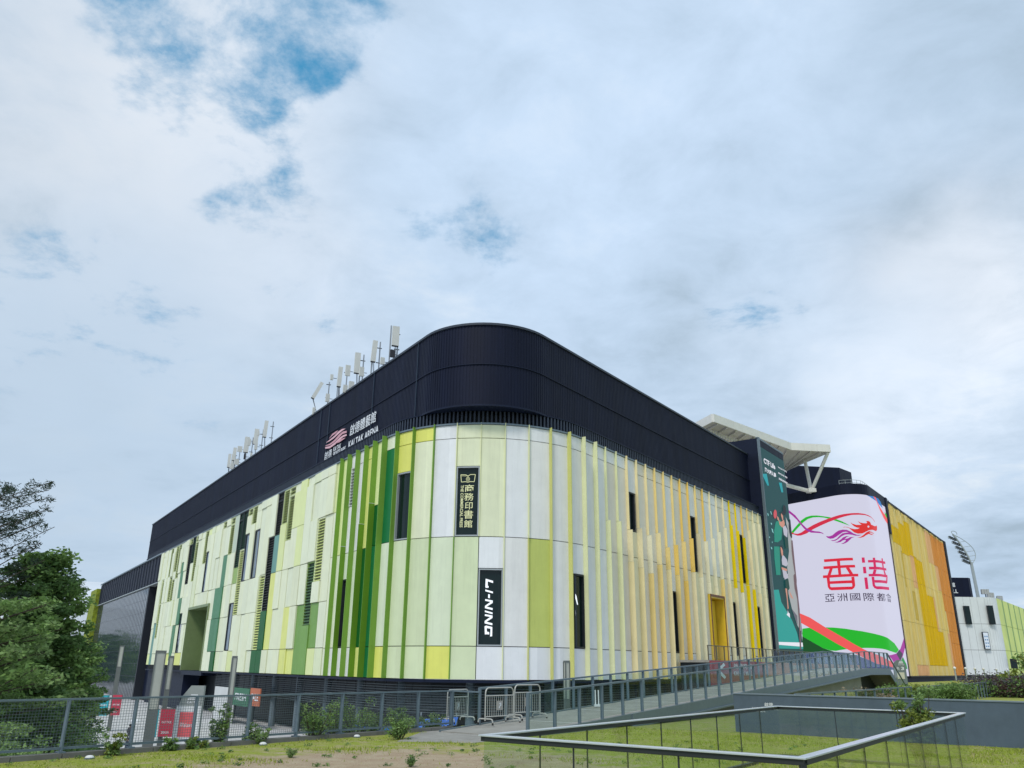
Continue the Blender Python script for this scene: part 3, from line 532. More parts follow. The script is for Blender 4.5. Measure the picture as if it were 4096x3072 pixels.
BRN=mat('door_recess_brown',srgb(120,70,40),.5,0,.08); dy=MB(); recess(dy,18*M_,20*M_,.95,9.45,1.2,YO,YO2,3); pb(dy,clad,18*M_-.02,18*M_+.16,.95,9.8,.28,.34,BRN); pb(dy,clad,20*M_-.16,20*M_+.02,.95,9.8,.28,.34,BRN); pb(dy,clad,18*M_+.16,20*M_-.16,9.55,9.8,.28,.34,BRN); pb(dy,clad,18.9*M_,19.8*M_,.95,9.3,-1.19,-.75,YO2); dy.build('doorway',arena)
# windows
for s0,s1,z0,z1,k in wins:
    if k==4: s0+=.55
    if k in (9,16): s0+=.5; s1-=.35
    if k in (13,21,25,23): s0+=1.02; s1-=.12
    if k>4: 
        if s0-k*M_>.1: panel(k*M_,s0,z0,z1,'CR' if k>8 else 'W',0)
        if (k+1)*M_-s1>.1: panel(s1,(k+1)*M_,z0,z1,'CR' if k>8 else 'W',0)
for i,(s0,s1,z0,z1,k) in enumerate(wins):
    if k==4: s0+=.55
    if k in (9,16): s0+=.5; s1-=.35
    if k in (13,21,25,23): s0+=1.02; s1-=.12
    fr=MB(); a,b=s0+.05,s1-.05; fm=M_frame if k in (0,-1,-4) else M_dark
    for q0,q1,y0,y1 in ((a,a+.10,z0+.03,z1-.03),(b-.10,b,z0+.03,z1-.03),(a+.10,b-.10,z0+.03,z0+.13),(a+.10,b-.10,z1-.13,z1-.03)): pb(fr,clad,q0,q1,y0,y1,-.32,.05,fm)
    if k<-12: pb(fr,clad,a+.1,b-.1,(z0+z1)/2-.06,(z0+z1)/2+.06,-.30,-.12,M_dark)
    w=fr.build('window',arena)
    pn=MB(); pb(pn,clad,a+.10,b-.10,z0+.13,z1-.13,-.30,-.18 if k>-12 else -.05,M_wing if k>-12 else M_skyw); pn.build('pane',w)
    if k==-1:
        G_=emis('pale_yellow_sign_light',(.80,.86,.50),.62); sg=MB(); o=-.14
        for ch,q0,q1,y0,y1 in (('商',-1.32,-.52,15.68,16.30),('務',-1.33,-.53,14.94,15.58),('印',-1.25,-.60,14.20,14.83),('書',-1.32,-.54,13.43,14.13),('館',-1.29,-.58,12.70,13.33)): path_text(sg,clad,ch,q0,q1,y0,y1,o,G_,bold=.008)
        path_text(sg,clad,'THE COMMERCIAL PRESS',-1.66,-1.40,12.72,16.25,o,G_,bold=.02,shear=.12,rot=True)
        bx0,bx1,by0,by1=-1.69,-.43,16.48,17.15; cx=(bx0+bx1)/2
        def ln(p,q,w=.055):
            d=np.array(q)-np.array(p); d=d/np.linalg.norm(d); n=np.array([-d[1],d[0]])*w/2
            art(sg,clad,[('g',[tuple(np.array(p)+n),tuple(np.array(p)-n),tuple(np.array(q)-n),tuple(np.array(q)+n)])],o,{'g':G_})
        pts=[(cx,by0+.02),(cx-.2,by0+.07),(bx0+.07,by0+.04),(bx0,by1),(cx-.2,by1-.02),(cx,by1-.13),(cx+.2,by1),(bx1,by1),(bx1-.08,by0+.05),(cx+.2,by0+.07),(cx,by0+.02)]
        for p,q in zip(pts,pts[1:]): ln(p,q)
        ln((bx0+.05,by1-.10),(cx-.12,by1-.12),.03); ln((cx,by1-.13),(cx,by1-.24),.05)
        ring=[(cx+.15*math.cos(t),16.76+.16*math.sin(t)) for t in [i*2*math.pi/14 for i in range(15)]]
        for p,q in zip(ring,ring[1:]): ln(p,q,.035)
        for yy in (16.70,16.77,16.84): ln((cx-.09,yy),(cx+.09,yy),.03)
        sg.build('shop_lettering',w)
    if k==0:
        Wt=emis('white_sign_light',(.86,.93,1.0),.95); sg=MB(); o=-.14
        X0,X1=.62,1.24
        def q_(pts): art(sg,clad,[('g',pts)],o,{'g':Wt})
        def tr(y0,y1,poly):     # letter lying on its side: u runs down the window, v runs to the right
            q_([(X0+(X1-X0)*v-.02*0,y0+(y1-y0)*u) for u,v in poly])
        tr(8.59,7.87,[(.0,.02),(.22,1.0),(.46,1.0),(.28,.30),(.78,.30),(.78,.42),(.98,.42),(1.0,.05),(.85,.0)])
        tr(7.75,7.45,[(.0,0),(.45,0),(1.0,1),(.55,1)])
        q_([(.86,7.39),(1.0,7.37),(1.0,7.07),(.86,7.09)])
        for y0,y1 in ((7.0,6.16),(5.84,5.0)):
            tr(y0,y1,[(0,.02),(.16,.0),(.28,.98),(.12,1.0)]); tr(y0,y1,[(.10,1.0),(.34,1.0),(.80,.02),(.62,.0)]); tr(y0,y1,[(.66,0),(.84,0),(1.0,1.0),(.82,1.0)])
        tr(6.13,5.84,[(.0,0),(.45,0),(1.0,1),(.55,1)])
        tr(4.97,4.15,[(.0,.2),(.12,1.0),(.30,1.0),(.24,.3),(.24,.26),(.0,.2)]); tr(4.97,4.15,[(.0,.2),(.08,.0),(.82,.06),(.80,.34),(.24,.28)]); tr(4.97,4.15,[(.55,.34),(.80,.34),(.82,.62),(.62,.62)]); tr(4.97,4.15,[(.12,1.0),(.12,.78),(.84,.76),(.96,.98),(1.0,.72),(.98,1.0)])
        sg.build('shop_lettering',w)
    if k==4:
        sg=MB(); Wt=emis('white_sign_light',(.86,.93,1.0),.95)
        art(sg,clad,[('g',[(s0+.2,8.0),(s0+.55,7.6),(s0+.75,6.9),(s0+.62,6.9),(s0+.45,7.3),(s0+.2,7.6)]),('g',[(s0+.2,7.6),(s0+.34,7.2),(s0+.40,6.2),(s0+.32,5.0),(s0+.2,4.3)])],-.14,{'g':Wt}); sg.build('light_sign',w)
# louvred vents
LC={'lv_pale':('PL',(.24,.26,.15)),'lv_olive':('PL2',(.13,.15,.07)),'lv_green':('olive',(.05,.09,.05)),'lv_black':('gteal',(.012,.015,.014)),'lv_dg':('gteal',(.02,.05,.035)),'lv_white':('W2',(.25,.27,.25))}
SLAT={'lv_pale':srgb(196,206,126,1.2),'lv_olive':srgb(166,180,96,1.2),'lv_green':srgb(78,112,74),'lv_black':(.02,.024,.024),'lv_dg':srgb(40,84,58),'lv_white':srgb(206,212,206)}
for s0,s1,z0,z1,t in louv:
    mb=MB(); a,b=s0+.12,s1-.12; fm=pm(LC[t][0]) if t not in('lv_black','lv_dg') else M_dark
    pb(mb,clad,a,b,z0+.05,z1-.05,-.3,-.16,mat('vent_back_'+t,LC[t][1],.8,0,0))
    pb(mb,clad,s0+.03,a,z0+.03,z1-.03,-.3,.03,fm); pb(mb,clad,b,s1-.03,z0+.03,z1-.03,-.3,.03,fm); pb(mb,clad,a,b,z1-.12,z1-.03,-.3,.06,fm); pb(mb,clad,a,b,z0+.03,z0+.1,-.3,.03,fm)
    sm=mat('vent_slat_'+t,SLAT[t],.45,0,.05); z=z0+.2
    while z<z1-.2:
        p=[clad.X(a,z,-.10),clad.X(b,z,-.10),clad.X(b,z-.13,.06),clad.X(a,z-.13,.06)]; mb.hexa([(q[0],q[1],q[2]-.03) for q in p]+p,sm); z+=.30
    mb.build('vent_louvre',arena)
# vertical fins; lower part of most right-hand fins is deeper and starts at a stepped height
FIN={-1:[('PF',ZM,ZC,.16),('GF',ZB,ZM,.12)],-2:[('GF',ZB,ZC,.26)],-3:[('GF',ZB,ZC,.40)],-4:[('GF',ZB,ZC,.46)],-5:[('GF',ZB,ZC,.55)],-6:[('GF2',ZB,15.8,.55),('GF',15.8,ZC,.55)],-7:[('GF2',ZB,14.2,.55),('GF',14.2,ZC,.5)],-8:[('GF',ZB,ZC,.5)],-9:[('GF2',ZB,12.6,.5),('GF',12.6,ZC,.5)],-10:[('GF',ZB,ZC,.45)],
 0:[('PF',ZM,ZC,.10)],1:[('PF',ZB,ZC,.14)],2:[('LF',ZB,ZM,.16),('PF',ZM,ZC,.22)],3:[('LF',ZB,ZC,.36)],4:[('LF',ZB,ZC,.45)],5:[('PF',ZB,ZC,.45)],6:[('PF',ZB,ZC,.46)],7:[('PF',ZB,14.7,.5),('PF',14.7,ZC,.24)],8:[('PF',ZB,14.9,.5),('PF',14.9,ZC,.24)]}
rt={9:(14.4,'T2','CR2','T2'),10:(14.8,'T2','CR2','T2'),11:(14.4,'T2','CR','TO'),12:(14.9,'TO','T2','TO'),13:(13.7,'TO','TO','T2'),14:(14.2,'TO','GO','TO'),15:(14.8,'GO','TO','GO'),16:(15.4,'GO','GO','CR2'),17:(16.2,'TO','CR2','CR'),18:(15.6,'GO','CR','CR'),19:(16.2,'CR2','CR','CR'),20:(17.2,'CR2','CR','TO'),21:(18.0,'CR2','CR','CR2'),22:(18.6,'SY','SY','CR2'),23:(18.2,'SY','SY','CR'),24:(17.6,'GO','SY','SY'),25:(18.8,'TO','CR2','SY'),26:(20.0,'CR2','CR','CR2'),27:(20.2,'CR2','CR','CR')}
def cover(k): q=clad.P(k*M_); q=q/np.linalg.norm(q); return float((q@dR)/-(q@nR))
for k,(zs,c1,c2,c3) in rt.items():
    lo=1.15/cover(k); hi=.55/cover(k)
    FIN[k]=[(c3,ZB,ZM-.2-(k%4)*.35,lo),(c2,ZM-.2-(k%4)*.35,zs,lo-.03),(c1,zs,ZC,hi)]
    if k in (18,19): FIN[k][0]=(c3,9.8,FIN[k][0][2],lo)
for k,parts in sorted(FIN.items()):
    mb=MB(); s=k*M_
    for i,(c,z0,z1,dp) in enumerate(parts):
        pb(mb,clad,s-.035,s+.035,z0+.015,z1+(.16 if z1==ZC else -.015),-.04,dp,pm(c))
        if z1<ZC and k<0: pb(mb,clad,s-.045,s+.045,z1-.012,z1+.012,-.02,dp+.02,pm('W'))
    mb.build('fin',arena)
# navy upper storey with fine vertical ribs
up=MB(); s=-135.4; rib=.30; i=0
pb(up,black,-135.4,58.6,22.9,30.25,-1.2,-.09,M_navy,step=.6)
S_=[]
while s<58.6: S_.append(s); s+=rib
for s in S_: pb(up,black,s+.03,s+.17,22.9,30.2,-.12,-.068,M_navy,step=9)
for z in (26.55,): pb(up,black,-135.4,58.6,z-.03,z+.03,-.1,.02,M_navy2,step=.6)
pb(up,black,-135.4,58.6,30.2,30.4,-1.0,.06,mat('navy_coping',(.03,.04,.06),.5),step=.6); pb(up,black,-135.4,58.6,22.75,22.9,-2.5,.05,M_navy2,step=.6)
for s in (-33,-30.2,-17.9,-8.0): pb(up,black,s-.03,s+.03,22.9,30.2,-.05,.03,mat('seam_blue',(.03,.05,.085),.5),step=9)
# end return walls, roof slab
roofp=[tuple(black.P(q,-.6)) for q in [-135.4]+list(np.linspace(-6.3,6.3,13))+[58.6]]
far=black.P(58.6,-.6)-nR*60; far2=black.P(-135.4,-.6)+np.array([90,10]); up.prism(roofp+[tuple(far),tuple(far2)],29.6,29.9,mat('roof_membrane',(.3,.31,.32),.9))
e0=black.P(-135.4,-.1); e1=e0+np.array([60,12]); up.poly([(e0[0],e0[1],21),(e0[0],e0[1],30.2),(e1[0],e1[1],30.2),(e1[0],e1[1],21)],M_navy)
e0=black.P(58.6,-.1); e1=e0-nR*55; up.poly([(e0[0],e0[1],0),(e1[0],e1[1],0),(e1[0],e1[1],30.2),(e0[0],e0[1],30.2)],M_navy)
up.build('upper_storey',arena)
# slatted parapet band between the panels and the upper storey
sl_=MB(); pb(sl_,clad,-126.5,57.3,21.64,23.0,-1.6,-1.25,M_dark,step=1.05); s=-126.5
while s<57.3: pb(sl_,clad,s,s+.16,21.64,22.75,-.5,-.2,mat('slat_navy_light',(.022,.032,.055),.5),step=9); s+=.38
pb(sl_,clad,-126.5,57.3,22.75,22.85,-.8,-.15,M_navy2,step=1.05); sl_.build('slatted_parapet',arena)
# recessed base: dark wall, horizontal louvres, columns
bs=MB(); pb(bs,clad,-110.9,57.3,-4.7,.7,-6,-4.2,M_dark); bs.build('base_wall',arena)
bl=MB()
z=.45
while z>-1.7:
    pb(bl,clad,-66,40,z-.05,z,-1.5,-1.28,M_slat,step=1.2); z-=.2
s=-66
while s<40: pb(bl,clad,s-.06,s+.06,-1.75,.7,-1.56,-1.5,M_dark); s+=2.2
bl.build('base_louvre',arena)
for s in np.arange(-58,40,8.2):
    mb=MB(); p=clad.P(s,-1.9); mb.tube((p[0],p[1],-4.7),(p[0],p[1],.7),.38,.38,M_steel,12); mb.build('column',arena)
eb=MB(); pb(eb,clad,-110.9,-82.5,-4.7,1.58,-3,-.6,M_navy2); eb.build('end_base',arena)
# arena sign on the navy wall
sg=MB(); o=.12
def letters(*a,**k):
    global sg
    sg=MB(); path_text(sg,*a,**k); sg.build('sign_lettering',arena)
letters(black,'啟德體藝館',-23.15,-16.5,24.62,25.86,o,M_letter,bold=.006); letters(black,'KAI TAK ARENA',-23.25,-15.65,23.36,24.12,o,M_letter,bold=.02)
letters(black,'啟德',-30.25,-28.05,23.38,24.42,o,M_letter,bold=.006); letters(black,'KAI TAK',-27.62,-25.45,23.92,24.43,o,M_letter,bold=.02); letters(black,'SPORTS PARK',-27.62,-23.95,23.32,23.84,o,M_letter,bold=.02)
wv=MB(); PK=mat('sign_pale_pink',srgb(226,176,184),.5,0,.03); PK2=mat('sign_rose',srgb(206,150,160),.5,0,.03)
WV=[[(-29.35,25.79),(-28.41,26.14),(-27.08,26.18),(-26.62,26.12),(-27.25,25.96),(-28.36,25.91)],[(-30.1,25.52),(-28.97,25.62),(-27.65,25.75),(-26.59,25.98),(-25.52,26.03),(-24.42,25.82),(-25.47,25.8),(-26.53,25.67),(-27.81,25.49),(-28.93,25.44),(-30.04,25.48)],[(-30.25,25.2),(-28.85,25.12),(-27.54,25.25),(-26.29,25.57),(-25.23,25.66),(-24.1,25.5),(-24.05,25.26),(-25.17,25.4),(-26.21,25.21),(-27.48,24.98),(-28.81,24.93),(-30.24,25.14)],[(-30.26,25.03),(-28.79,24.82),(-27.24,24.93),(-25.98,25.16),(-24.92,25.21),(-24.02,25.11),(-23.98,24.91),(-24.88,24.99),(-25.93,24.89),(-27.18,24.66),(-28.73,24.57),(-30.16,24.81)],[(-27.32,24.78),(-26.14,24.9),(-25.06,24.87),(-24.2,24.78),(-24.82,24.69),(-25.87,24.63)]]
art(wv,black,[('a' if i%2 else 'b',w) for i,w in enumerate(WV)],o,{'a':PK,'b':PK2}); wv.build('wave_emblem',arena)
# ------------------------------------------------------------------ dark glass wing left of the arena
p=clad.P(-150,0)
wing=empty('glass_wing',(p[0],p[1],-4.7),'mirror glass wing with a black louvred top band, left of the striped panels','building')
M_mirror=mirror_glass('blue_grey_curtain_glass',(.02,.035,.055),.05,.22,.0); M_mull=mat('mullion_dark',(.03,.035,.045),.4,.3,0)
w=MB(); pb(w,clad,-192,-121,-4.7,16.2,-1.2,-.3,M_mirror); 
b=w.build('curtain_wall',wing)
w=MB(); s=-192
while s<-121: pb(w,clad,s-.05,s+.05,-4.7,16.2,-.31,-.27,M_mull); s+=1.75
for z in np.arange(-3,16.2,2.4): pb(w,clad,-192,-121,z-.02,z+.02,-.31,-.285,M_mull)
w.build('mullion_grid',wing)
w=MB(); pb(w,clad,-192,-111.2,16.2,21.6,-1.2,-.25,M_navy); s=-192
while s<-111: pb(w,clad,s-.06,s+.06,16.2,21.4,-.26,-.1,mat('band_fin_grey',(.05,.06,.075),.4,.3,0)); s+=3.1
pb(w,clad,-192,-111.2,21.5,21.75,-1.5,.15,M_steel); pb(w,clad,-192,-111.2,16.15,16.3,-1.3,.1,M_steel_l); pb(w,clad,-192,-111.2,21.75,22.6,-6,-1.5,M_navy); w.build('top_band',wing)
w=MB(); pb(w,clad,-121,-111.2,-4.7,16.1,-6,-1.8,M_navy2); pb(w,clad,-121.1,-120.6,-4.7,16.1,-1.8,-.2,M_mull); w.build('recessed_bay',wing)
w=MB(); GW=mat('living_wall_moss',srgb(126,138,34),.95,0,.5,1.1,.8,6); pb(w,clad,-204,-192.2,-4.7,20.6,-2.5,.8,GW); w.build('living_wall',wing)
q=clad.P(-121,-.6); q2=q-nL*30; w=MB(); w.prism([tuple(clad.P(-204,-2.6)),tuple(clad.P(-111.2,-2.6)),tuple(clad.P(-111.2,-40)),tuple(clad.P(-204,-40))],-4.7,21.2,M_navy2); w.build('rear_block',wing)
# far pale stadium shell
st=MB(); WS=mat('pale_shell_roof',(.62,.66,.70),.6,0,.05,.05)
cx,cy=-195,400; n=48; rings=[(95,-4.7),(97,12),(94,22),(84,29),(66,33),(60,32)]
for (r0,z0),(r1,z1) in zip(rings,rings[1:]):
    for i in range(n):
        a,b=2*math.pi*i/n,2*math.pi*(i+1)/n
        st.poly([(cx+r0*math.cos(a),cy+r0*math.sin(a),z0),(cx+r0*math.cos(b),cy+r0*math.sin(b),z0),(cx+r1*math.cos(b),cy+r1*math.sin(b),z1),(cx+r1*math.cos(a),cy+r1*math.sin(a),z1)],WS)
tag(st.build('stadium',smooth=True),'far pale rounded stadium shell rising just above the trees, left of the glass wing','stadium')
# ------------------------------------------------------------------ corner screen tower with the green advertisement
class Tow:                                  # straight face then a tight turn, measured along like the facade
    r=2.0; s1=67.9; half=0
    def P(s,q,off=0.):
        o=.5+off
        if q<=s.s1: return clad.P(q,o)
        a=min((q-s.s1)/s.r,math.pi*.62); c=clad.P(s.s1,.5-s.r); b=math.atan2(nR[1],nR[0])
        return c+np.array([math.cos(b+a),math.sin(b+a)])*(s.r+off)
    def nor(s,q):
        a=0 if q<=s.s1 else min((q-s.s1)/s.r,math.pi*.62); b=math.atan2(nR[1],nR[0])+a; return np.array([math.cos(b),math.sin(b)])
    def X(s,q,z,off=0.): p=s.P(q,off); return (p[0],p[1],z)
    def cuts(s,a,b,step=None):
        c=[a]+[x for x in np.arange(s.s1,s.s1+s.r*2,.4) if a+1e-3<x<b-1e-3]+[b]; return c
tow=Tow(); tend=67.9+2.0*1.9
p=clad.P(60,-3)
tower=empty('screen_tower',(p[0],p[1],0),'navy tower with a tall teal advertising screen of two sportsmen, ending the yellow striped facade','billboard')
t=MB(); face=[tuple(tow.P(q,-.12)) for q in [57.4]+list(np.arange(67.9,tend,.4))]; t.prism([tuple(clad.P(57.4,-1.3))]+face+[tuple(tow.P(tend,0)-nR*4),tuple(clad.P(57.4,-6))],.8,32.4,M_navy2); 
pb(t,tow,57.4,57.62,4.0,32.5,-.2,.22,M_steel); pb(t,tow,57.4,tend,32.3,32.55,-.3,.06,M_steel); pb(t,tow,57.62,tend,31.35,32.3,-.1,.03,M_navy); t.build('tower_body',tower)
def EM(n,r,g,b,s=.78): return emis('screen_'+n,tuple(lin(x) for x in (r,g,b)),s)
t=MB(); pb(t,tow,69.9,tend,4.0,32.3,-.1,.4,M_dark); t.build('edge_trim',tower)
t=MB(); pb(t,tow,57.62,69.8,4.2,31.3,-.1,.05,EM('teal_dark',10,64,66)); sc=t.build('screen',tower)
PM_={'teal_light':EM('teal_light',32,150,142),'teal_mid':EM('teal_mid',22,132,112),'white':EM('white',226,226,236),'turq':EM('turq',30,150,160),'haze':EM('haze',160,164,166),'paleblue':EM('paleblue',130,190,190),'black':EM('black',12,16,26),'brown':EM('brown',104,78,84),'grey':EM('grey',100,98,110),'ball':EM('ball',196,76,84),'skin':EM('skin',196,138,118),'hair':EM('hair',30,26,34),'shirt':EM('shirt',178,178,192),'shorts':EM('shorts',16,58,48)}
top_=[('teal_mid',[(57.7,31.2),(66,31.2),(69,31.2),(69,23),(60,21.5)])]
art_cut=[('court_picture',0,4),('light_beam_picture',4,6),('crowd_picture',8,15),('smoke_picture',6,8),('brown_smoke_picture',18,22),('dark_disc_picture',16,18),('ball_picture',22,23),('sportsman_picture',23,28),('sportsman_picture',28,len(POSTER))]
for nm,i0,i1 in art_cut: t=MB(); art(t,tow,POSTER[i0:i1],.07+.004*i0,PM_,step=1); t.build(nm,sc)
for a,b_,z0,z1,x in ((58.3,63.0,28.95,29.72,'CTF Life'),(58.35,63.05,27.75,28.42,'周大福人壽'),(64.3,68.6,29.5,29.74,'VALUE 超越的'),(64.25,68.5,28.6,28.88,'BEYOND 保險'),(64.25,68.6,27.74,28.04,'INSURANCE')):
    t=MB(); path_text(t,tow,x,a,b_,z0,z1,.3,PM_['white'],bold=.035); t.build('advert_lettering',sc)
# ------------------------------------------------------------------ the neighbouring mall with the white screen and yellow mesh wall
p=clad.P(175,-15)
mall=empty('mall_building',(p[0],p[1],0),'building with a white curved dragon emblem screen and a yellow and orange mesh wall','building')
HS0,HS1=-28.0,None
he=[s for s in np.arange(2,12,.05) if True]
# end of the screen along its own path, where the yellow wall starts
tgt=clad.P(139.4,0); k=min(np.arange(4.3,30,.02),key=lambda s:np.linalg.norm(hk.P(s)-tgt)); HS1=float(k)
m=MB(); ring=[tuple(hk.P(s,-.3)) for s in [-70,-4.3]+list(np.linspace(-4.2,4.2,13))]+[tuple(clad.P(140,-.6)),tuple(clad.P(212,-.6)),tuple(clad.P(212,-50))]
m.prism(ring,-4.7,37.3,M_navy2,mat('roof_membrane',(.3,.31,.32),.9)); m.build('wall',mall)
m=MB(); pb(m,hk,-70,HS1,35.75,37.9,-1.2,.12,M_navy,step=.8); pb(m,clad,139.6,141.0,30,37.9,-.4,.35,M_navy2); pb(m,hk,HS0-.4,HS0,.9,35.75,-.3,.3,M_navy2); pb(m,hk,HS1-.3,HS1+.0,.9,35.75,-.3,.2,mat('screen_edge_dark',(.03,.012,.02),.5)); m.build('cornice',mall)
m=MB(); pb(m,hk,HS0,HS1-.3,.95,35.72,-.2,.05,EM('soft_white',206,206,226,.78),step=.4); sc=m.build('screen',mall)
HM={'navy':EM('navy',58,66,120),'green':EM('green',22,178,32),'dkgreen':EM('dkgreen',4,74,24),'dkgreen2':EM('dkgreen2',40,140,70),'coral':EM('coral',236,84,84),'purple':EM('purple',160,40,150),'dark':EM('dark_mix',60,56,74),'red':EM('red',206,30,62),'scarlet':EM('scarlet',214,36,34),'white':EM('soft_white',206,206,226,.78),'blue':EM('blue',26,116,190),'crimson':EM('crimson',214,24,54),'magenta':EM('magenta',206,24,90),'ink':EM('ink',44,22,60)}
m=MB(); art(m,hk,HK_ART,.07,HM,step=.4)
for g,a,b_,z0,z1 in HK_GLYPHS: path_text(m,hk,g,a,b_,z0,z1,.35,HM['ink'],bold=.004)
m.build('screen_picture',sc)
# yellow and orange mesh wall: tall pleats in colour blocks
YC={'base':srgb(216,194,124,1.3),'base2':srgb(222,204,146,1.3),'yel':srgb(212,178,10,1.25),'or':srgb(208,146,72,1.2),'tan':srgb(214,174,130,1.25),'olive':srgb(196,172,84,1.25)}
YR=[('yel',141.7,150.5,28.5,32.3),('yel',150.5,156.6,27.0,34.0),('yel',156.6,162.0,27.2,35.3),('yel',162,167.4,26.0,27.8),('yel',163.2,167.4,3.2,27.5),('yel',167.4,173.9,3.2,27.3),('yel',173.9,180.4,3.2,19.5),('yel',180.4,186.6,3.2,11.3),
('or',190.6,211.2,28.3,36.6),('or',195.0,211.2,17.0,28.3),('or',197.0,211.2,.95,17.0),('or',199,211.2,9,17),('tan',183.5,190.6,28.4,36.6),('tan',190.6,195,22,28.4),('tan',193.0,197.0,.95,11.3),('tan',158.6,162.4,20.1,27.5),('tan',149.2,160.5,1,3.2),('tan',180.4,182.4,11.4,19.6),('olive',149,151.4,19.5,27.4),('olive',155,158.2,12.8,19.1),('olive',163.8,165.6,3.4,19)]
m=MB(); s=140.2; i=0; yr=random.Random(5)
while s<211:
    e=min(s+2.05,211.2); z=.95; c_=(s+e)/2; zs=sorted({.95,37.0,*[v for r in YR if r[1]<=c_<r[2] for v in (r[3],r[4])],12.0,21.5})
    for z0,z1 in zip(zs,zs[1:]):
        if z1-z0<.05: continue
        q=(z0+z1)/2; n_='base' if (i%3) else 'base2'
        for r in YR:
            if r[1]<=c_<r[2] and r[3]<=q<r[4]: n_=r[0]
        o=.12+.18*((i*7)%4)/3
        ym=mat('mesh_'+n_,YC[n_],.5,.15,.10,1.2,spec=.35,stretch=(1,1,.12),dirt=.18)
        pb(m,clad,s+.02,e-.02,z0+.03,z1-.03,-.3,o,ym)
        for f in (.33,.67): pb(m,clad,s+(e-s)*f-.05,s+(e-s)*f+.05,z0+.03,z1-.03,o-.02,o+.10,ym)
    s=e; i+=1
m.build('mesh_cladding',mall)
m=MB(); s=140.5
while s<211.5: pb(m,clad,s,s+.5,37.0,37.5,-.3,.4,M_dark); s+=1.4
pb(m,clad,211.4,214.5,.9,37.6,-2,.3,M_navy); 
for f in (.5,1.4,2.3): pb(m,clad,211.4+f,211.6+f,.9,37.4,.3,.6,M_mull)
m.build('parapet',mall)
m=MB(); pb(m,clad,140,214,-4.7,.9,-5,-2.5,M_dark); pb(m,clad,140,214,.75,.92,-3,.3,M_dark); m.build('base_wall',mall)
# roof block behind
m=MB(); m.prism([(66,195),(67.5,193),(81,195),(86,200),(87,230),(70,232)],37,49.2,M_navy); m.build('plant_room',mall)
m=MB()
for s in np.arange(-3,30,1.5): q=hk.P(s,-.9); m.tube((q[0],q[1],37.3),(q[0],q[1],38.9),.04,.04,M_steel_l,6)
for z in (38.3,38.9):
    for a,b_ in zip(np.arange(-3,28,1.5),np.arange(-1.5,30,1.5)): m.tube(hk.X(a,z,-.9),hk.X(b_,z,-.9),.04,.04,M_steel_l,6)
m.build('roof_railing',mall)
# ------------------------------------------------------------------ white folded canopy over the passage
can=empty('roof_canopy',(55,165,36.5),'white folded steel canopy on slanting struts above the passage beside the teal screen','canopy')
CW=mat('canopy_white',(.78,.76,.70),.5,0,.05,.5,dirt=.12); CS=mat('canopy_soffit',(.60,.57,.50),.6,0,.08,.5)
A_=(37.2,143.0);B_=(58.0,162.7);C__=(66.6,163.9);D_=(62.4,183.3);E_=(31.5,162)
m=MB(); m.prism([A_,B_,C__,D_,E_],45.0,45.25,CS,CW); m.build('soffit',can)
m=MB()
for a,b_ in ((A_,B_),(B_,C__),(C__,D_),(E_,A_)):
    a=np.array(a);b_=np.array(b_);d=(b_-a)/np.linalg.norm(b_-a);n_=np.array([d[1],-d[0]]); L=np.linalg.norm(b_-a); k=int(L/2.2)
    for i in range(k):
        q0=a+d*(L*i/k+.02);q1=a+d*(L*(i+1)/k-.02); m.prism([tuple(q0),tuple(q1),tuple(q1+n_*.25),tuple(q0+n_*.25)],44.95,46.5,CW)
m.build('fascia',can)
m=MB()
for f in np.linspace(.05,.95,9):
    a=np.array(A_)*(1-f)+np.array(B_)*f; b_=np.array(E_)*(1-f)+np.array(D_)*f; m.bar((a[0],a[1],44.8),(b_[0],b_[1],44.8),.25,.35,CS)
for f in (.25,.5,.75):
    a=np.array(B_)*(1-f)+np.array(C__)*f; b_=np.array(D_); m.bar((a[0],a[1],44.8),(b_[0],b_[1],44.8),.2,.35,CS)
for f in np.linspace(.1,.9,26):
    a=np.array(A_)*(1-f)+np.array(B_)*f+np.array([-1.5,2.6]); m.box((a[0],a[1],44.3),(.35,.35,.7),CW)
    a=np.array(A_)*(1-f)+np.array(B_)*f+np.array([-4.0,6.8]); m.box((a[0],a[1],44.3),(.35,.35,.7),CW)
m.build('soffit_rib',can)
foot=(63.3,168.0,37.4)
for q in ((66.3,164.2,45.0),(63.6,170.5,45.0)):
    m=MB(); m.tube(foot,q,.36,.36,CW,10); m.build('strut',can)
m=MB(); m.tube(foot,(50,168,40.9),.42,.42,CW,10); m.build('tie_beam',can)
m=MB(); m.box((63.3,168.0,37.6),(1.6,1.6,.8),CW); m.build('foot_plate',can)
m=MB(); m.tube((44,158,29),(44,158,45),.5,.5,CW,10); m.build('column',can)
# ------------------------------------------------------------------ far white hall, roof sign box, floodlights
hall=empty('sports_hall',(152,290,-4.7),'far white panelled hall with a lime side, right of the orange mesh wall','building')
HW=mat('hall_white_panel',(.74,.77,.75),.5,0,.05,.2,dirt=.12); HL=mat('hall_lime_panel',srgb(200,212,104,1.25),.5,0,.15,.12); HL2=mat('hall_lime_dark_panel',srgb(128,164,60),.5,0,.15,.12)
fp=[(140,270),(154,270.2)]+[(154+7*math.sin(a),277.2-7*math.cos(a)) for a in np.linspace(.15,.95,7)]+[(210,336),(270,400)]
m=MB(); seg=[]; L=0
for a,b_ in zip(fp,fp[1:]):
    d=math.hypot(b_[0]-a[0],b_[1]-a[1]); n=max(1,round(d/2.4))
    for i in range(n): seg.append((tuple(a[j]+(b_[j]-a[j])*i/n for j in (0,1)),tuple(a[j]+(b_[j]-a[j])*(i+1)/n for j in (0,1))))
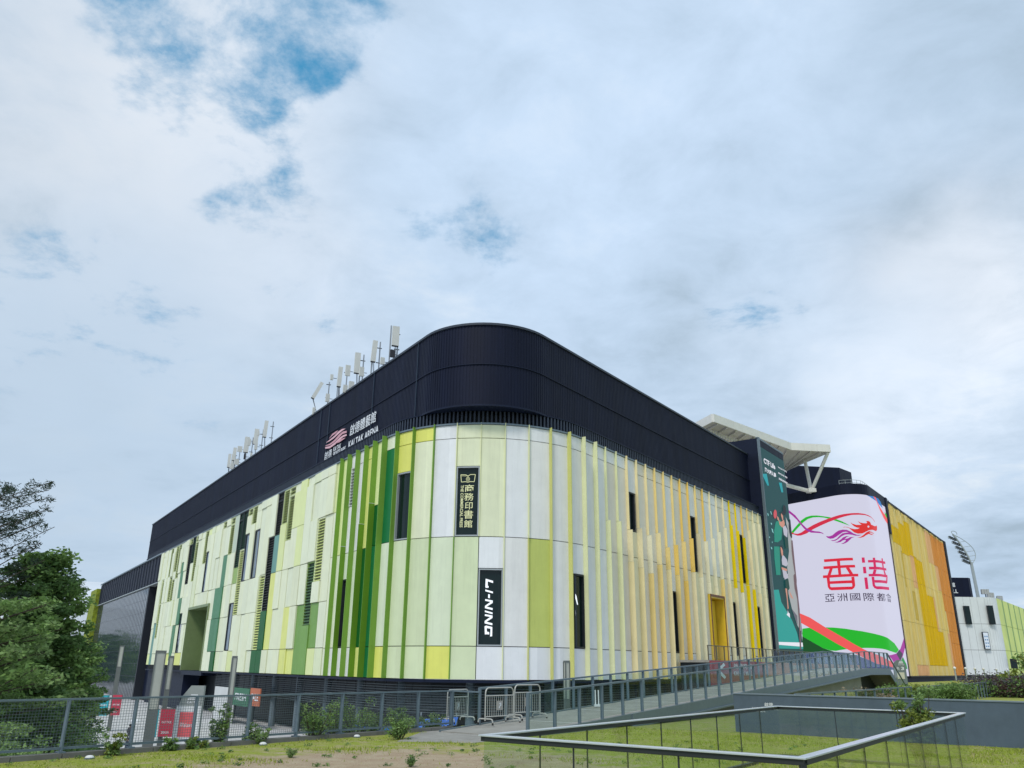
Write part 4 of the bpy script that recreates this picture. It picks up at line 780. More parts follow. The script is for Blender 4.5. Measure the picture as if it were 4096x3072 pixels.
for i,(a,b_) in enumerate(seg):
    d=np.array(b_)-np.array(a); d/=np.linalg.norm(d); nn=np.array([d[1],-d[0]]); a2=np.array(a)+d*.04; b2=np.array(b_)-d*.04; mm=HW if i<13 else ([HL,HL,HL2,HL,HL][i%5] if i>14 else HL)
    for z0,z1 in ((1.0,8.5),(8.55,16.5),(16.55,24.9)): m.prism([tuple(a2),tuple(b2),tuple(b2-nn*.3),tuple(a2-nn*.3)],z0,z1-.05,mm)
m.build('cladding',hall)
m=MB(); m.prism([tuple(np.array(q)+np.array([-.3,.4])) for q in fp]+[(200,420),(140,420)],-4.7,24.7,M_dark,mat('roof_membrane',(.3,.31,.32),.9)); m.build('core',hall)
for x,z0,z1,lit in ((147.4,16.3,22.0,0),(155.0,16.3,22.2,0),(152.0,8.7,14.0,1),(160.6,3,6,0)):
    m=MB(); y=269.6 if x<156 else 271.5; m.box((x,y,(z0+z1)/2),(1.9,.5,z1-z0),M_dark); w_=m.build('window',hall); m=MB(); m.box((x,y-.28,(z0+z1)/2),(1.5,.1,z1-z0-.4),M_wing if not lit else EM('hall_poster',200,214,226,.8)); pn=m.build('pane',w_)
    if lit:
        m=MB(); 
        for zz in (9.6,10.6,11.6,12.6):
            for xx in (-.35,.3): m.box((x+xx,y-.345,zz),(.4,.02,.45),EM('poster_blue',90,130,170,.8))
        m.build('poster_print',w_)
m=MB(); m.prism([(139,273),(151.5,273),(153,274.5),(154,285),(139,285)],24.7,31.3,M_navy); m.build('roof_block',hall)
m=MB(); flat_text(m,'體藝館',(141.6,272.9,28.2),(1,0,0),(5.2,1.5),M_letter,(0,-1,0),.02); flat_text(m,'HALL',(143.4,272.9,26.3),(1,0,0),(4.0,1.2),M_letter,(0,-1,0),.02); m.build('sign_lettering',hall)
flood=empty('floodlight_mast',(162.6,290,24),'tall floodlight mast with a leaf shaped frame of lamp rows behind the far white hall','floodlight')
m=MB(); k=290/270.
m.tube((163.5,290,20),(163.0,290,38.5),.62,.5,M_steel_l,12); m.build('pole',flood)
m=MB()
def bez(p0,p1,p2,n=14): return [tuple((1-t)**2*np.array(p0)+2*t*(1-t)*np.array(p1)+t*t*np.array(p2)) for t in np.linspace(0,1,n)]
O_=np.array([163.0,290,37.6]); TP=np.array([158.2,290,48.3])
inner=bez(O_,(162.3,290,42),TP); outer=bez(O_,(168.8,290,43),TP)
m.pipe(inner,.34,M_steel_l); m.pipe(outer,.12,M_steel_l)
for i in range(2,13,2): m.tube(inner[i],outer[i],.09,.09,M_steel_l,6)
m.pipe(bez((158.2,290,48.3),(157.2,290,49.6),(158.8,290,49.4),8)+bez((158.8,290,49.4),(160,290,49),(159.6,290,48.2),6),.12,M_steel_l); m.build('frame',flood)
for i in range(1,13,2):
    m=MB(); q=np.array(inner[i]); m.bar(q,q+np.array([-3.2,-1.2,1.0]),.25,.25,M_dark)
    for f in (.25,.5,.75,1.0): c=q+np.array([-3.2,-1.2,1.0])*f; m.box((c[0]-.2,c[1]-.3,c[2]-.45),(.75,.5,.8),M_dark); m.box((c[0]-.55,c[1]-.45,c[2]-.5),(.15,.5,.6),M_steel_l)
    m.build('lamp_row',flood)
fl0=None
for i,(x,y,z,h) in enumerate(((157.5,275,24.7,3.6),(166,287,24.7,3.6),(176,299,24.7,3.6))):
    lab='pale boxy floodlight cluster on the far hall roof, '+('nearest the navy roof block','middle one of three','rightmost, at the picture edge')[i]
    if fl0 is None:
        f=empty('roof_floodlight',(x,y,z),lab,'floodlight','floodlight clusters along the far hall roof'); fl0=f; f.location=(0,0,0)
        m=MB(); m.tube((0,0,0),(0,0,1.5),.15,.15,M_dark,8); m.build('post',f)
        m=MB(); 
        for a in (-.8,.05,.9): m.box((a-.2,-.3,2.3),(.75,.5,1.6),mat('lamp_housing',(.42,.43,.42),.5)); m.box((a-.2,.05,2.2),(.6,.3,1.4),M_dark)
        m.build('lamp_housing',f); f.location=(x,y,z)
    else: copy_tree(fl0,(x,y,z),.2*i,lab)
# ------------------------------------------------------------------ phone antennas on the arena roof edge
ant_defs={}
AW=mat('antenna_white',(.60,.60,.55),.5,0,.06); AG=mat('antenna_galvanised',(.34,.36,.38),.45,.5,.08); AK=mat('antenna_black',(.02,.02,.025),.6)
ANT_K=(1.3,1.55,1.35,1.45)
ANT=[(-16.3,'tall cream panel antenna above a dark box, nearest the rounded corner',[(0,2.6,.5,1.15,0)],[(.25,0),(-.35,0)],[(-.15,1.35,.38,.55,'k'),(-.9,.75,.3,.5,'w')],4.3),
(-21.0,'panel antenna beside a bare galvanised pole, second from the rounded corner',[(-.2,2.5,.36,1.3,.05)],[(.3,3.9),(-.3,2.2)],[(-1.1,.9,.36,.7,'w')],4.1),
(-25.6,'antenna pole with one tall panel and three smaller boxes, middle of the near group',[(-.2,2.55,.44,1.3,0)],[(.35,3.9),(.1,2.0)],[(-.95,1.9,.4,.85,'w'),(-.55,.75,.42,.75,'w'),(-1.05,.5,.35,.6,'w')],4.0),
(-30.4,'panel antenna with a small square box and a low box, fourth from the rounded corner',[(-.3,2.4,.33,1.3,.03)],[(.35,3.9),(-.25,2.0)],[(-1.0,2.3,.24,.45,'w'),(-1.2,.65,.33,.65,'w')],4.0),
(-35.6,'steeply tilted panel antenna beside two plain poles, farthest of the near group',[(-.85,2.2,.3,1.25,.42)],[(.2,3.6),(1.0,4.2)],[(-1.0,.5,.24,.6,'w')],4.0),
(-57.9,'panel antenna on a pole, first of the far group on the roof edge',[(-.5,2.5,.36,1.3,.03)],[(.25,3.9)],[(-1.2,2.0,.2,.45,'w'),(-1.3,.8,.3,.7,'w')],4),
(-62.9,'panel antenna with a tilted box under it, second of the far group',[(-.4,2.5,.45,1.25,.02)],[(.3,3.9)],[(-1.1,1.9,.34,.7,'w'),(-.7,.6,.2,.6,'w'),(-1.4,.5,.16,.6,'k')],4),
(-67.8,'panel antenna with a wide dark backed box, middle of the far group',[(-.4,2.4,.5,1.3,.02)],[(.25,3.8)],[(-1.1,1.9,.5,.6,'w'),(-1.3,.6,.5,.6,'w')],4),
(-73.5,'panel antenna between two thin poles, fourth of the far group',[(-.6,2.2,.36,1.1,.03)],[(0,3.6),(.7,3.9)],[(-.7,.9,.42,.6,'w')],4),
(-78.6,'narrow twin antenna on a short mast, farthest on the roof edge',[(-.2,2.2,.3,1.2,0),(.2,2.2,.28,1.2,0)],[(.5,3.4),(-.1,2)],[],4)]
for s,lab,panels,poles,boxes,hh in ANT:
    kx,kz,kw,kh=ANT_K; panels=[(x*kx,z*kz,w_*kw,h*kh,t_) for x,z,w_,h,t_ in panels]; poles=[(x*kx,(h or hh-.3)*1.32) for x,h in poles]; boxes=[(x*kx,z*kz,w_*kw,h*kh,c) for x,z,w_,h,c in boxes]
    q=black.P(s,-1.3); a=empty('phone_antenna',(q[0],q[1],29.9),lab,'antenna','phone antennas along the arena roof edge')
    rx=np.array([.95,.3,0]) ; tz=29.9
    def w3(x,z,y=0): return (q[0]+rx[0]*x-rx[1]*y*0-.3*y,q[1]+rx[1]*x+.9*y,tz+z)
    m=MB()
    for px,ph in poles: m.tube(w3(px,0),w3(px,ph),.075,.075,AG,8)
    for px,ph in poles[:1]:
        for z in (2.7,4.4): m.tube(w3(px-.35,z,-.05),w3(px+.2,z),.05,.05,AK,6)
    m.bar(w3(-1.2,.25),w3(.5,.25),.08,.08,AG); m.build('mast',a)
    for x,z,w_,h,t_ in panels:
        m=MB(); ax=np.array([.92*math.cos(t_),.39*math.cos(t_),-math.sin(t_)]); az=np.array([.92*math.sin(t_),.39*math.sin(t_),math.cos(t_)]); ay=np.array([-.39,.92,0])
        m.box(w3(x,z,-.35),(w_*1.05,.26,h*1.28),AW,axes=(ax,ay,az)); b0=np.array(w3(x,z,-.35))-az*(h*.66); m.box(b0,(w_,.24,.09),AK,axes=(ax,ay,az)); m.build('panel',a)
        m=MB(); m.tube(b0,w3(x+.2,.6),.03,.03,AK,6); m.tube(b0+ax*.1,w3(x+.3,.3),.03,.03,AG,6); m.build('cable',a)
    for x,z,w_,h,c in boxes:
        m=MB(); m.box(w3(x,z,-.3),(w_,.22,h),AW if c=='w' else AK,axes=((.86,.5,0),(-.5,.86,0),(0,0,1))); m.bar(w3(x,z-.05,-.2),w3(x+.6,z,0),.05,.05,AK); m.build('equipment_box',a)
# ------------------------------------------------------------------ ground
def onp(x,y,z):          # a place on a level plane, found once from the sight line
    v=np.array([x-2048.,y-1536.,3233.]); r=np.array([v@_X,v@_Y,v@_u]); t=(z-EYE)/r[2]; return r*t+np.array([0,0,EYE])
def ground_mat(name,kind):
    m=bpy.data.materials.new(name); m.use_nodes=True; t=m.node_tree; b=t.nodes['Principled BSDF']; b.inputs['Roughness'].default_value=.95; b.inputs['Specular IOR Level'].default_value=.15
    g=N(t,'ShaderNodeNewGeometry'); v=g.outputs['Position']
    if kind=='lawn':
        n1=noise(t,v,.42,6,.6,.4); n2=noise(t,v,2.2,6,.65); n3=noise(t,v,26,5,.7)
        dirtc=mixc(t,ramp(t,n2,[(.4,0.),(.65,.8)]),ramp(t,n3,[(.3,(.27,.19,.12)),(.7,(.50,.38,.26))]),ramp(t,n3,[(.3,(.34,.29,.17)),(.7,(.58,.48,.35))])); gr=mixc(t,ramp(t,n2,[(.42,0.),(.62,.75)]),ramp(t,n3,[(.3,(.17,.21,.03)),(.55,(.29,.34,.045)),(.75,(.38,.42,.08))]),ramp(t,n3,[(.3,(.25,.22,.08)),(.7,(.46,.42,.19))]))
        d=vmath(t,'DISTANCE',v,(-1.7,17.2,0)).outputs['Value']; mr=N(t,'ShaderNodeMapRange'); mr.interpolation_type='SMOOTHSTEP'; t.links.new(d,mr.inputs[0]); mr.inputs[1].default_value=.5; mr.inputs[2].default_value=7.0; mr.inputs[3].default_value=.75; mr.inputs[4].default_value=0
        f=math_(t,'ADD',math_(t,'ADD',math_(t,'MULTIPLY',n1,.75),math_(t,'MULTIPLY',n2,.45)),mr.outputs[0])
        f=ramp(t,math_(t,'ADD',f,math_(t,'MULTIPLY',math_(t,'SUBTRACT',n2,.5),.5)),[(.72,0.),(1.0,1.)]); c=mixc(t,f,gr,dirtc)
        bp=noise(t,v,40,5,.7)
    elif kind=='pave':
        br=N(t,'ShaderNodeTexBrick'); br.inputs['Scale'].default_value=1; br.inputs['Brick Width'].default_value=1.2; br.inputs['Row Height'].default_value=.6; br.inputs['Mortar Size'].default_value=.012
        br.inputs['Color1'].default_value=(.66,.66,.66,1); br.inputs['Color2'].default_value=(.56,.56,.57,1); br.inputs['Mortar'].default_value=(.3,.3,.3,1); t.links.new(v,br.inputs['Vector'])
        n1=noise(t,v,.25,5,.6); c=mixc(t,ramp(t,n1,[(.35,.0),(.7,.45)]),br.outputs[0],(.30,.30,.31)); bp=noise(t,v,20,3)
    else:
        n1=noise(t,v,1.4,6,.65); n2=noise(t,v,30,4,.7); c=mixc(t,n2,ramp(t,n1,[(.3,(.21,.20,.175)),(.7,(.43,.415,.37))]),(.32,.31,.28)); bp=n2
        wv=N(t,'ShaderNodeTexWave'); wv.bands_direction='DIAGONAL'; wv.inputs['Scale'].default_value=.6
    t.links.new(c,b.inputs['Base Color']); bn=N(t,'ShaderNodeBump'); bn.inputs['Strength'].default_value=.8; bn.inputs['Distance'].default_value=.03; t.links.new(bp,bn.inputs['Height']); t.links.new(bn.outputs[0],b.inputs['Normal'])
    return m
G_l=ground_mat('lawn_soil_and_grass','lawn'); G_p=ground_mat('plaza_paving','pave'); G_c=ground_mat('path_concrete','conc')
m=MB(); S=1500; m.poly([(-S,-S,-4.7),(S,-S,-4.7),(S,S,-4.7),(-S,S,-4.7)],G_p); tag(m.build('plaza_ground'),kind='structure')
F0=np.array([-9.4,18.6]); F1=np.array([-1.85,27.9]); dF=(F1-F0)/np.linalg.norm(F1-F0); nF=np.array([-dF[1],dF[0]])      # nF: away from the lawn
fl=lambda t,o=0: F0+dF*t+nF*o
ra=np.array([-1.0,28.9])+0*dR; RW0=-17.25; RW1=-14.4     # ramp edges measured along nR
def vw(v,w): return dR*v+nR*w*1.0 if False else np.linalg.solve(np.array([dR,nR]),np.array([v,w]))
pl=[tuple(fl(-75,.18)),tuple(fl(10.6,.18)),tuple(fl(10.9,1.5)),tuple(vw(23.6,RW0-1.3)),tuple(vw(24.4,RW0-.12)),tuple(vw(67,RW0-.05)),tuple(clad.P(46,3.6)),tuple(clad.P(216,5.2)),(320,200),(330,-60),(-56,-60)]
m=MB(); m.prism(pl,-4.7,0.,M_conc,G_l); tag(m.build('lawn_terrace'),kind='structure')
m=MB(); m.prism([tuple(vw(21.3,RW0)),tuple(vw(21.0,RW1+.02)),tuple(vw(18.2,RW1+.1)),tuple(vw(17.2,RW0+1.2)),tuple(fl(10.6,-.15)),tuple(fl(12,-.14))],-.05,.012,G_c); tag(m.build('path'),kind='structure')
m=MB(); m.prism([(3.2,6.9),(5.4,8.2),(9.5,13.2),(8.6,13.8),(4.6,9.2),(2.6,7.9)],-.05,.010,G_c); tag(m.build('garden_path'),kind='structure')
M_kerb=mat('kerb_weathered',(.17,.165,.15),.9,0,.2,2,.3,30,dirt=.3)
m=MB()
for i in range(-40,14): m.prism([tuple(fl(i*1.0,-.13)),tuple(fl(i*1.0+.985,-.13)),tuple(fl(i*1.0+.985,.13)),tuple(fl(i*1.0,.13))] if i<12 else [tuple(fl(12,-.13)),tuple(fl(12.35,-.13)),tuple(fl(12.35,.13)),tuple(fl(12,.13))],-.2,.10,M_kerb)
tag(m.build('fence_kerb'),kind='structure')
# ------------------------------------------------------------------ mesh fence along the lawn edge
M_post=mat('fence_grey_paint',srgb(104,120,130),.45,.2,.1,5,dirt=.15); M_wire=mat('fence_wire',srgb(104,116,122),.45,.4,.08)
c0=fl(3); fence=empty('mesh_fence',(c0[0],c0[1],.1),'grey wire mesh fence with slanted steel posts along the grass edge','fence')
NP=range(-5,9)
for i in NP:
    p=fl(i*1.5); m=MB(); m.box((p[0],p[1],.62),(.11,.035,1.04),M_post,axes=((nF[0],nF[1],0),(-dF[0],-dF[1],0),(0,0,1))); m.box((p[0],p[1],.115),(.2,.14,.03),M_post,axes=((nF[0],nF[1],0),(-dF[0],-dF[1],0),(0,0,1))); m.build('post',fence)
m=MB(); a=fl(-7.5);b=fl(12.05); m.bar((a[0],a[1],1.15),(b[0],b[1],1.15),.08,.04,M_post); m.bar((a[0],a[1],.19),(b[0],b[1],.19),.04,.05,M_post); m.build('top_rail',fence)
for i in NP[:-1] if False else list(NP)[:-1]:
    m=MB()
    for z in np.arange(.24,1.12,.058): a=fl(i*1.5+.03,.02);b=fl((i+1)*1.5-.03,.02); m.bar((a[0],a[1],z),(b[0],b[1],z),.006,.007,M_wire)
    for k in range(1,24): p=fl(i*1.5+k*.0625,.026); m.box((p[0],p[1],.67),(.006,.006,.92),M_wire)
    m.build('wire_panel',fence)
# ------------------------------------------------------------------ footbridge ramp
G_glass=glass('clear_balustrade_glass',(.93,.97,.955),1.15); G_glass2=glass('greenish_fence_glass',(.86,.92,.91),.42)
VT=61.8
def rz(v): return 0.012+max(0.,min(v,VT)-19.8)*.0487
rampo=empty('footbridge_ramp',(*vw(45,-16),0.),'concrete footbridge ramp with grey steel edge and glass railings, climbing past the yellow facade','footbridge')
V0,V1=20.4,68.4
def strip(m,va,vb,w0,w1,t0,t1,mt,steps=1):
    P=[]
    for v in (va,vb):
        for w in (w0,w1):
            x,y=vw(v,w); P.append((x,y,rz(v)))
    a,b,c,d=P      # a:(va,w0) b:(va,w1) c:(vb,w0) d:(vb,w1)
    q=[a,b,d,c]
    m.hexa([(x,y,z+t0) for x,y,z in q],mt) if False else m.hexa([(x,y,z+t0) for x,y,z in q]+[(x,y,z+t1) for x,y,z in q],mt)
m=MB()
for a,b in ((V0,VT),(VT,V1)): strip(m,a,b,RW0,RW1,-.12,0,G_c)
for v in np.arange(24,66,4.1): strip(m,v,v+.05,RW0+.1,RW1-.1,-.01,.004,mat('joint_strip',(.55,.55,.52),.7))
m.build('deck',rampo)
m=MB()
for a,b in ((27.2,VT),(VT,V1)): strip(m,a,b,RW1,RW1+.12,-.42,.03,M_steel); strip(m,a,b,RW0-.12,RW0,-.42,.03,M_steel); strip(m,a,b,RW1+.12,RW1+.2,-.42,-.36,M_steel)
strip(m,V0,27.2,RW1,RW1+.08,-.3,.03,M_steel); strip(m,V0,27.2,RW0-.08,RW0,-.3,.03,M_steel); m.build('edge_beam',rampo)
m=MB(); 
for i,(a,b) in enumerate(((30,36),(36,44),(44,52),(52,VT))):
    x=[vw(a,RW0+.4),vw(a,RW1-.5),vw(b,RW1-.5),vw(b,RW0+.4)]; m.hexa([(q[0],q[1],-.3) for q in x]+[(x[0][0],x[0][1],rz(a)-.13),(x[1][0],x[1][1],rz(a)-.13),(x[2][0],x[2][1],rz(b)-.13),(x[3][0],x[3][1],rz(b)-.13)],mat('abutment_render',(.30,.30,.26),.85,0,.12,.8,dirt=.3))
x=[vw(VT,RW0+.4),vw(VT,RW1-1.6),vw(V1+3,RW1-1.6),vw(V1+3,RW0+.4)]; m.prism([tuple(q) for q in x],-.3,1.5,M_dark); m.build('abutment',rampo)  # dark block stands in for the shaded opening under the landing
# stair at the far end
m=MB(); n=14
for i in range(n): 
    v=V1+i*.38; z=2.04-i*.165; q=[vw(v,RW0+.1),vw(v,RW1-.05),vw(v+.4,RW1-.05),vw(v+.4,RW0+.1)]; m.prism([tuple(k) for k in q],z-.34,z-.165,G_c)
for w in (RW1,RW0): a=vw(V1,w);b=vw(V1+n*.38,w); m.bar((a[0],a[1],1.86),(b[0],b[1],-.4),.1,.42,M_steel)
m.build('stair',rampo)
for w,name in ((RW1+.0,'near'),(RW0+.06,'far')):
    v=(20.9 if w>-16 else 22.2); v_0=v; vs=[]
    while v<V1: vs.append(v); v+=1.45
    vs.append(V1-.05)
    for v in vs:
        x,y=vw(v,w); z=rz(v); m=MB(); m.box((x,y,z+.53),(.055,.10,1.08),M_post,axes=((dR[0],dR[1],0),(-nR[0],-nR[1],0),(0,0,1))); m.build('railing_post',rampo)
    m=MB(); pts=[(*vw(v,w),rz(v)+1.1) for v in (v_0-.03,VT,V1)]+[(*vw(V1+n*.38,w),.72)]
    for a,b in zip(pts,pts[1:]): m.bar(a,b,.10,.055,M_post)
    m.build('handrail',rampo)
    m=MB()
    for a,b in zip(vs,vs[1:]):
        p0=vw(a+.06,w);p1=vw(b-.06,w); d=nR*.006
        m.hexa([(*(p0-d),rz(a)+.08),(*(p0+d),rz(a)+.08),(*(p1+d),rz(b)+.08),(*(p1-d),rz(b)+.08),(*(p0-d),rz(a)+1.05),(*(p0+d),rz(a)+1.05),(*(p1+d),rz(b)+1.05),(*(p1-d),rz(b)+1.05)],G_glass2)
    a,b=vw(V1+.05,w),vw(V1+n*.38,w); m.poly([(a[0],a[1],2.0),(b[0],b[1],-.2),(b[0],b[1],.7),(a[0],a[1],3.05)],G_glass2)
    m.build('glass_infill',rampo)
# link of glass between fence end and ramp railing
lk=empty('glass_link_screen',(*fl(12.2),.1),'glass screen panels joining the mesh fence to the ramp railing behind the crowd barriers','screen')
a=fl(12.05);b=vw(22.2,RW0+.06); m=MB(); m.bar((a[0],a[1],1.15),(b[0],b[1],1.12),.09,.05,M_post); m.build('top_rail',lk)
m=MB(); m.hexa([(a[0],a[1],.12),(a[0]+.01,a[1]-.01,.12),(b[0]+.01,b[1]-.01,.1),(b[0],b[1],.1),(a[0],a[1],1.12),(a[0]+.01,a[1]-.01,1.12),(b[0]+.01,b[1]-.01,1.08),(b[0],b[1],1.08)],G_glass2); m.build('glass_pane',lk)
m=MB(); m.box((a[0],a[1],.6),(.09,.06,1.1),M_post); m.build('post',lk)
# ------------------------------------------------------------------ terrace with red hoarding at the door
ter=empty('door_terrace',(*clad.P(45,3),0.),'raised terrace with brown railing in front of the golden doorway','terrace')
T0,T1,TO_=26.75,84,4.0
m=MB(); pb(m,clad,T0,T1,2.5,2.72,-.9 if False else .9,TO_,G_c); pb(m,clad,T0+.2,T1,-4.7,2.5,.9,TO_-.3,M_dark); m.build('deck',ter)
BR=mat('terrace_rail_brown',srgb(104,98,84),.5,.2,.08)
m=MB(); pb(m,clad,T0,T1,4.02,4.10,TO_-.14,TO_-.04,BR); m.build('handrail',ter)
for s in np.arange(T0+.05,T1,2.05): m=MB(); pb(m,clad,s,s+.09,2.72,4.02,TO_-.14,TO_-.04,BR); m.build('railing_post',ter)
m=MB(); a=clad.P(T0+.1,TO_-.09); b=clad.P(T1,TO_-.09); m.poly([(a[0],a[1],2.8),(b[0],b[1],2.8),(b[0],b[1],3.98),(a[0],a[1],3.98)],glass('terrace_rail_glass',(.92,.95,.92),.4)); m.build('glass_infill',ter)
RD=mat('hoarding_red',srgb(160,58,70),.5,0,.1,.6); RD2=mat('hoarding_coral',srgb(200,128,112),.5,0,.1,.6)
ho=empty('red_hoarding',(*clad.P(45,TO_+.05),.3),'long red hoarding with a white arrow and mall lettering below the terrace railing','hoarding')
m=MB(); s=T0
while s<T1: pb(m,clad,s+.01,min(s+2.4,T1)-.01,.3,2.68,TO_+.02,TO_+.1,RD if s<40 else RD2); s+=2.4
m.build('panel',ho)
n_=(nR[0],nR[1],0)
for s,w_ in ((32.6,5.2),(51,6)):
    m=MB(); p0=clad.X(s,1.95,TO_+.13); flat_text(m,'啟德商場',p0,(dR[0],dR[1],0),(w_,.50),M_letter,n_,.004); p0=clad.X(s,1.30,TO_+.13); flat_text(m,'KAI TAK MALL',p0,(dR[0],dR[1],0),(w_,.42),M_letter,n_,.01); m.build('lettering',ho)
m=MB(); art(m,clad,[('a',[(28.0,1.75),(30.0,2.5),(30.4,2.28),(29.0,1.75)]),('a',[(28.0,1.75),(29.0,1.75),(30.4,1.2),(30.0,.98)])],TO_+.13,{'a':M_letter}); m.build('arrow',ho)
# ------------------------------------------------------------------ glass balustrade round the lawn opening
BQ=[np.array(q) for q in ((-.3,10.9),(6.3,20.35),(9.4,18.0),(2.85,8.58))]
bal=empty('glass_balustrade',(4.6,14.5,0.),'frameless glass balustrade with a flat pale metal cap, four sided, standing on the near grass','balustrade')
CAP=mat('balustrade_cap_metal',srgb(206,212,220),.32,.35,.05,6); CAPd=mat('balustrade_channel_dark',(.035,.04,.045),.5,.3,.1)
for k in range(4):
    a,b=BQ[k],BQ[(k+1)%4]; d=(b-a)/np.linalg.norm(b-a); n=np.array([-d[1],d[0]]); L=np.linalg.norm(b-a)
    ex=.05
    m=MB(); m.prism([tuple(a-d*ex-n*.055),tuple(b+d*(ex-.11)-n*.055),tuple(b+d*(ex-.11)+n*.055),tuple(a-d*ex+n*.055)],1.085,1.105,CAP); m.prism([tuple(a-d*.02-n*.035),tuple(b-d*.04-n*.035),tuple(b-d*.04+n*.035),tuple(a-d*.02+n*.035)],1.03,1.084,CAPd); m.build('cap_rail',bal,bevel=.004)
    c=max(1,round(L/1.25))
    for i in range(c):
        p0=a+d*(L*i/c+.012);p1=a+d*(L*(i+1)/c-.012); m=MB(); m.prism([tuple(p0-n*.008),tuple(p1-n*.008),tuple(p1+n*.008),tuple(p0+n*.008)],.03,1.04,G_glass)
        m.build('glass_panel',bal)
    m=MB()
    for i in range(1,c): p=a+d*(L*i/c); m.box((p[0],p[1],.53),(.012,.02,1.0),CAPd,axes=((d[0],d[1],0),(n[0],n[1],0),(0,0,1)))
    m.prism([tuple(a-n*.04),tuple(b-n*.04),tuple(b+n*.04),tuple(a+n*.04)],-.05,.06,CAPd); m.build('base_channel',bal)
p=BQ[3]; m=MB(); m.box((p[0],p[1],.55),(.06,.06,1.0),CAPd); m.build('corner_post',bal)
# ------------------------------------------------------------------ dark rendered garden wall
DW=mat('slate_grey_render',srgb(82,96,110),.8,0,.10,2.0,.35,60,dirt=.25)
g0=np.array([7.36,28.35]); g1=np.array([24.0,14.9]); d=(g1-g0)/np.linalg.norm(g1-g0); n=np.array([-d[1],d[0]])
gw=empty('garden_wall',(15,22,0.),'low slate grey rendered wall with small white lettering at its left end, behind the glass balustrade','wall')
m=MB(); m.prism([tuple(g0),tuple(g1),tuple(g1+n*.3),tuple(g0+n*.3)],-.1,1.13,DW); m.build('wall_body',gw)
m=MB(); m.prism([tuple(g0-d*.02-n*.02),tuple(g1-n*.02),tuple(g1+n*.32),tuple(g0-d*.02+n*.32)],1.132,1.165,mat('wall_coping',srgb(120,132,142),.5,.3,.08)); m.build('coping',gw)
m=MB(); p=g0+d*.62-n*.004; nn=(-n[0],-n[1],0)
flat_text(m,'啟德',(p[0]+d[0]*.42,p[1]+d[1]*.42,.80),(d[0],d[1],0),(.28,.11),M_letter,nn,.01); flat_text(m,'KAI TAK SPORTS PARK',(p[0],p[1],.70),(d[0],d[1],0),(.85,.06),M_letter,nn); flat_text(m,'GARDEN',(p[0],p[1],.62),(d[0],d[1],0),(.42,.06),M_letter,nn); m.build('lettering',gw)
# ------------------------------------------------------------------ glass fence running away behind the wall
gf=empty('glass_fence',(*vw(50,-9.3),0.),'long glass fence with grey posts running away behind the slate wall','fence')
m=MB(); a=vw(29.5,-9.3);b=vw(118,-9.3); m.bar((a[0],a[1],1.12),(b[0],b[1],1.12),.08,.05,M_post); m.build('top_rail',gf)
m=MB(); q=nR*.006; m.hexa([(*(a-q),.08),(*(a+q),.08),(*(b+q),.08),(*(b-q),.08),(*(a-q),1.08),(*(a+q),1.08),(*(b+q),1.08),(*(b-q),1.08)],glass('dark_fence_glass',(.72,.8,.82),1.4)); m.build('glass_infill',gf)
for v in np.arange(29.5,118,1.6): x,y=vw(v,-9.3); m=MB(); m.box((x,y,.55),(.05,.08,1.1),M_post,axes=((dR[0],dR[1],0),(nR[0],nR[1],0),(0,0,1))); m.build('post',gf)
# ------------------------------------------------------------------ crowd barriers
M_bar=mat('barrier_galvanised_paint',srgb(196,194,186),.4,.3,.08,6,dirt=.1); M_rub=mat('black_rubber',(.015,.015,.017),.8)
bp=empty('crowd_barrier',(0,0,0),'','barrier','crowd barriers blocking the ramp')
L=1.42; m=MB(); r=.021
def arc(cx,cz,R_,a0,a1,n=6): return [(cx+R_*math.cos(a),0,cz+R_*math.sin(a)) for a in np.linspace(a0,a1,n)]
fr=[(-L/2,0,.12)]+[(-L/2,0,.9)]+arc(-L/2+.16,.94,.16,math.pi,math.pi/2)+arc(L/2-.16,.94,.16,math.pi/2,0)+[(L/2,0,.12)]
m.pipe(fr,r,M_bar,10); m.tube((-L/2,0,.86),(L/2,0,.86),r*.8,r*.8,M_bar,8); m.tube((-L/2,0,.24),(L/2,0,.24),r*.8,r*.8,M_bar,8); m.build('frame',bp,smooth=False)
m=MB()
for k in range(1,13):
    x=-L/2+k*L/13
    if k in (6,7): m.tube((x,0,.24),(x,0,.42),.008,.008,M_bar,6); m.tube((x,0,.70),(x,0,.86),.008,.008,M_bar,6)
    else: m.tube((x,0,.24),(x,0,.86),.008,.008,M_bar,6)
m.build('bars',bp)
m=MB(); m.box((0,-.01,.56),(.28,.012,.28),mat('barrier_plate',(.40,.37,.34),.5)); pl_=m.build('sign_plate',bp)
m=MB(); m.bar((-.05,-.02,.48),(.04,-.02,.60),.006,.03,M_letter); m.bar((.04,-.02,.62),(.05,-.02,.55),.006,.03,M_letter); m.bar((-.03,-.02,.62),(.05,-.02,.63),.006,.03,M_letter); m.build('emblem',pl_)
for x in (-L/2+.02,L/2-.02):
    m=MB(); pts=[(x,-.30,.03)]+[(x,-.30+.0,.08)]+[(x,-.22+.08*math.cos(a),.10+.08*math.sin(a)) for a in np.linspace(math.pi,math.pi/2,4)]+[(x,.22+.08*math.cos(a),.10+.08*math.sin(a)) for a in np.linspace(math.pi/2,0,4)]+[(x,.30,.03)]
    m.pipe(pts,r,M_bar,8); f=m.build('foot',bp)
    m=MB(); m.tube((x,-.30,0),(x,-.30,.07),.028,.028,M_rub,8); m.tube((x,.30,0),(x,.30,.07),.028,.028,M_rub,8); m.build('rubber_cap',f)
def bpos(o,ax,ay,bx,by,lab):
    cx,cy=(ax+bx)/2,(ay+by)/2; return (cx,cy,.014),math.atan2(by-ay,bx-ax),lab
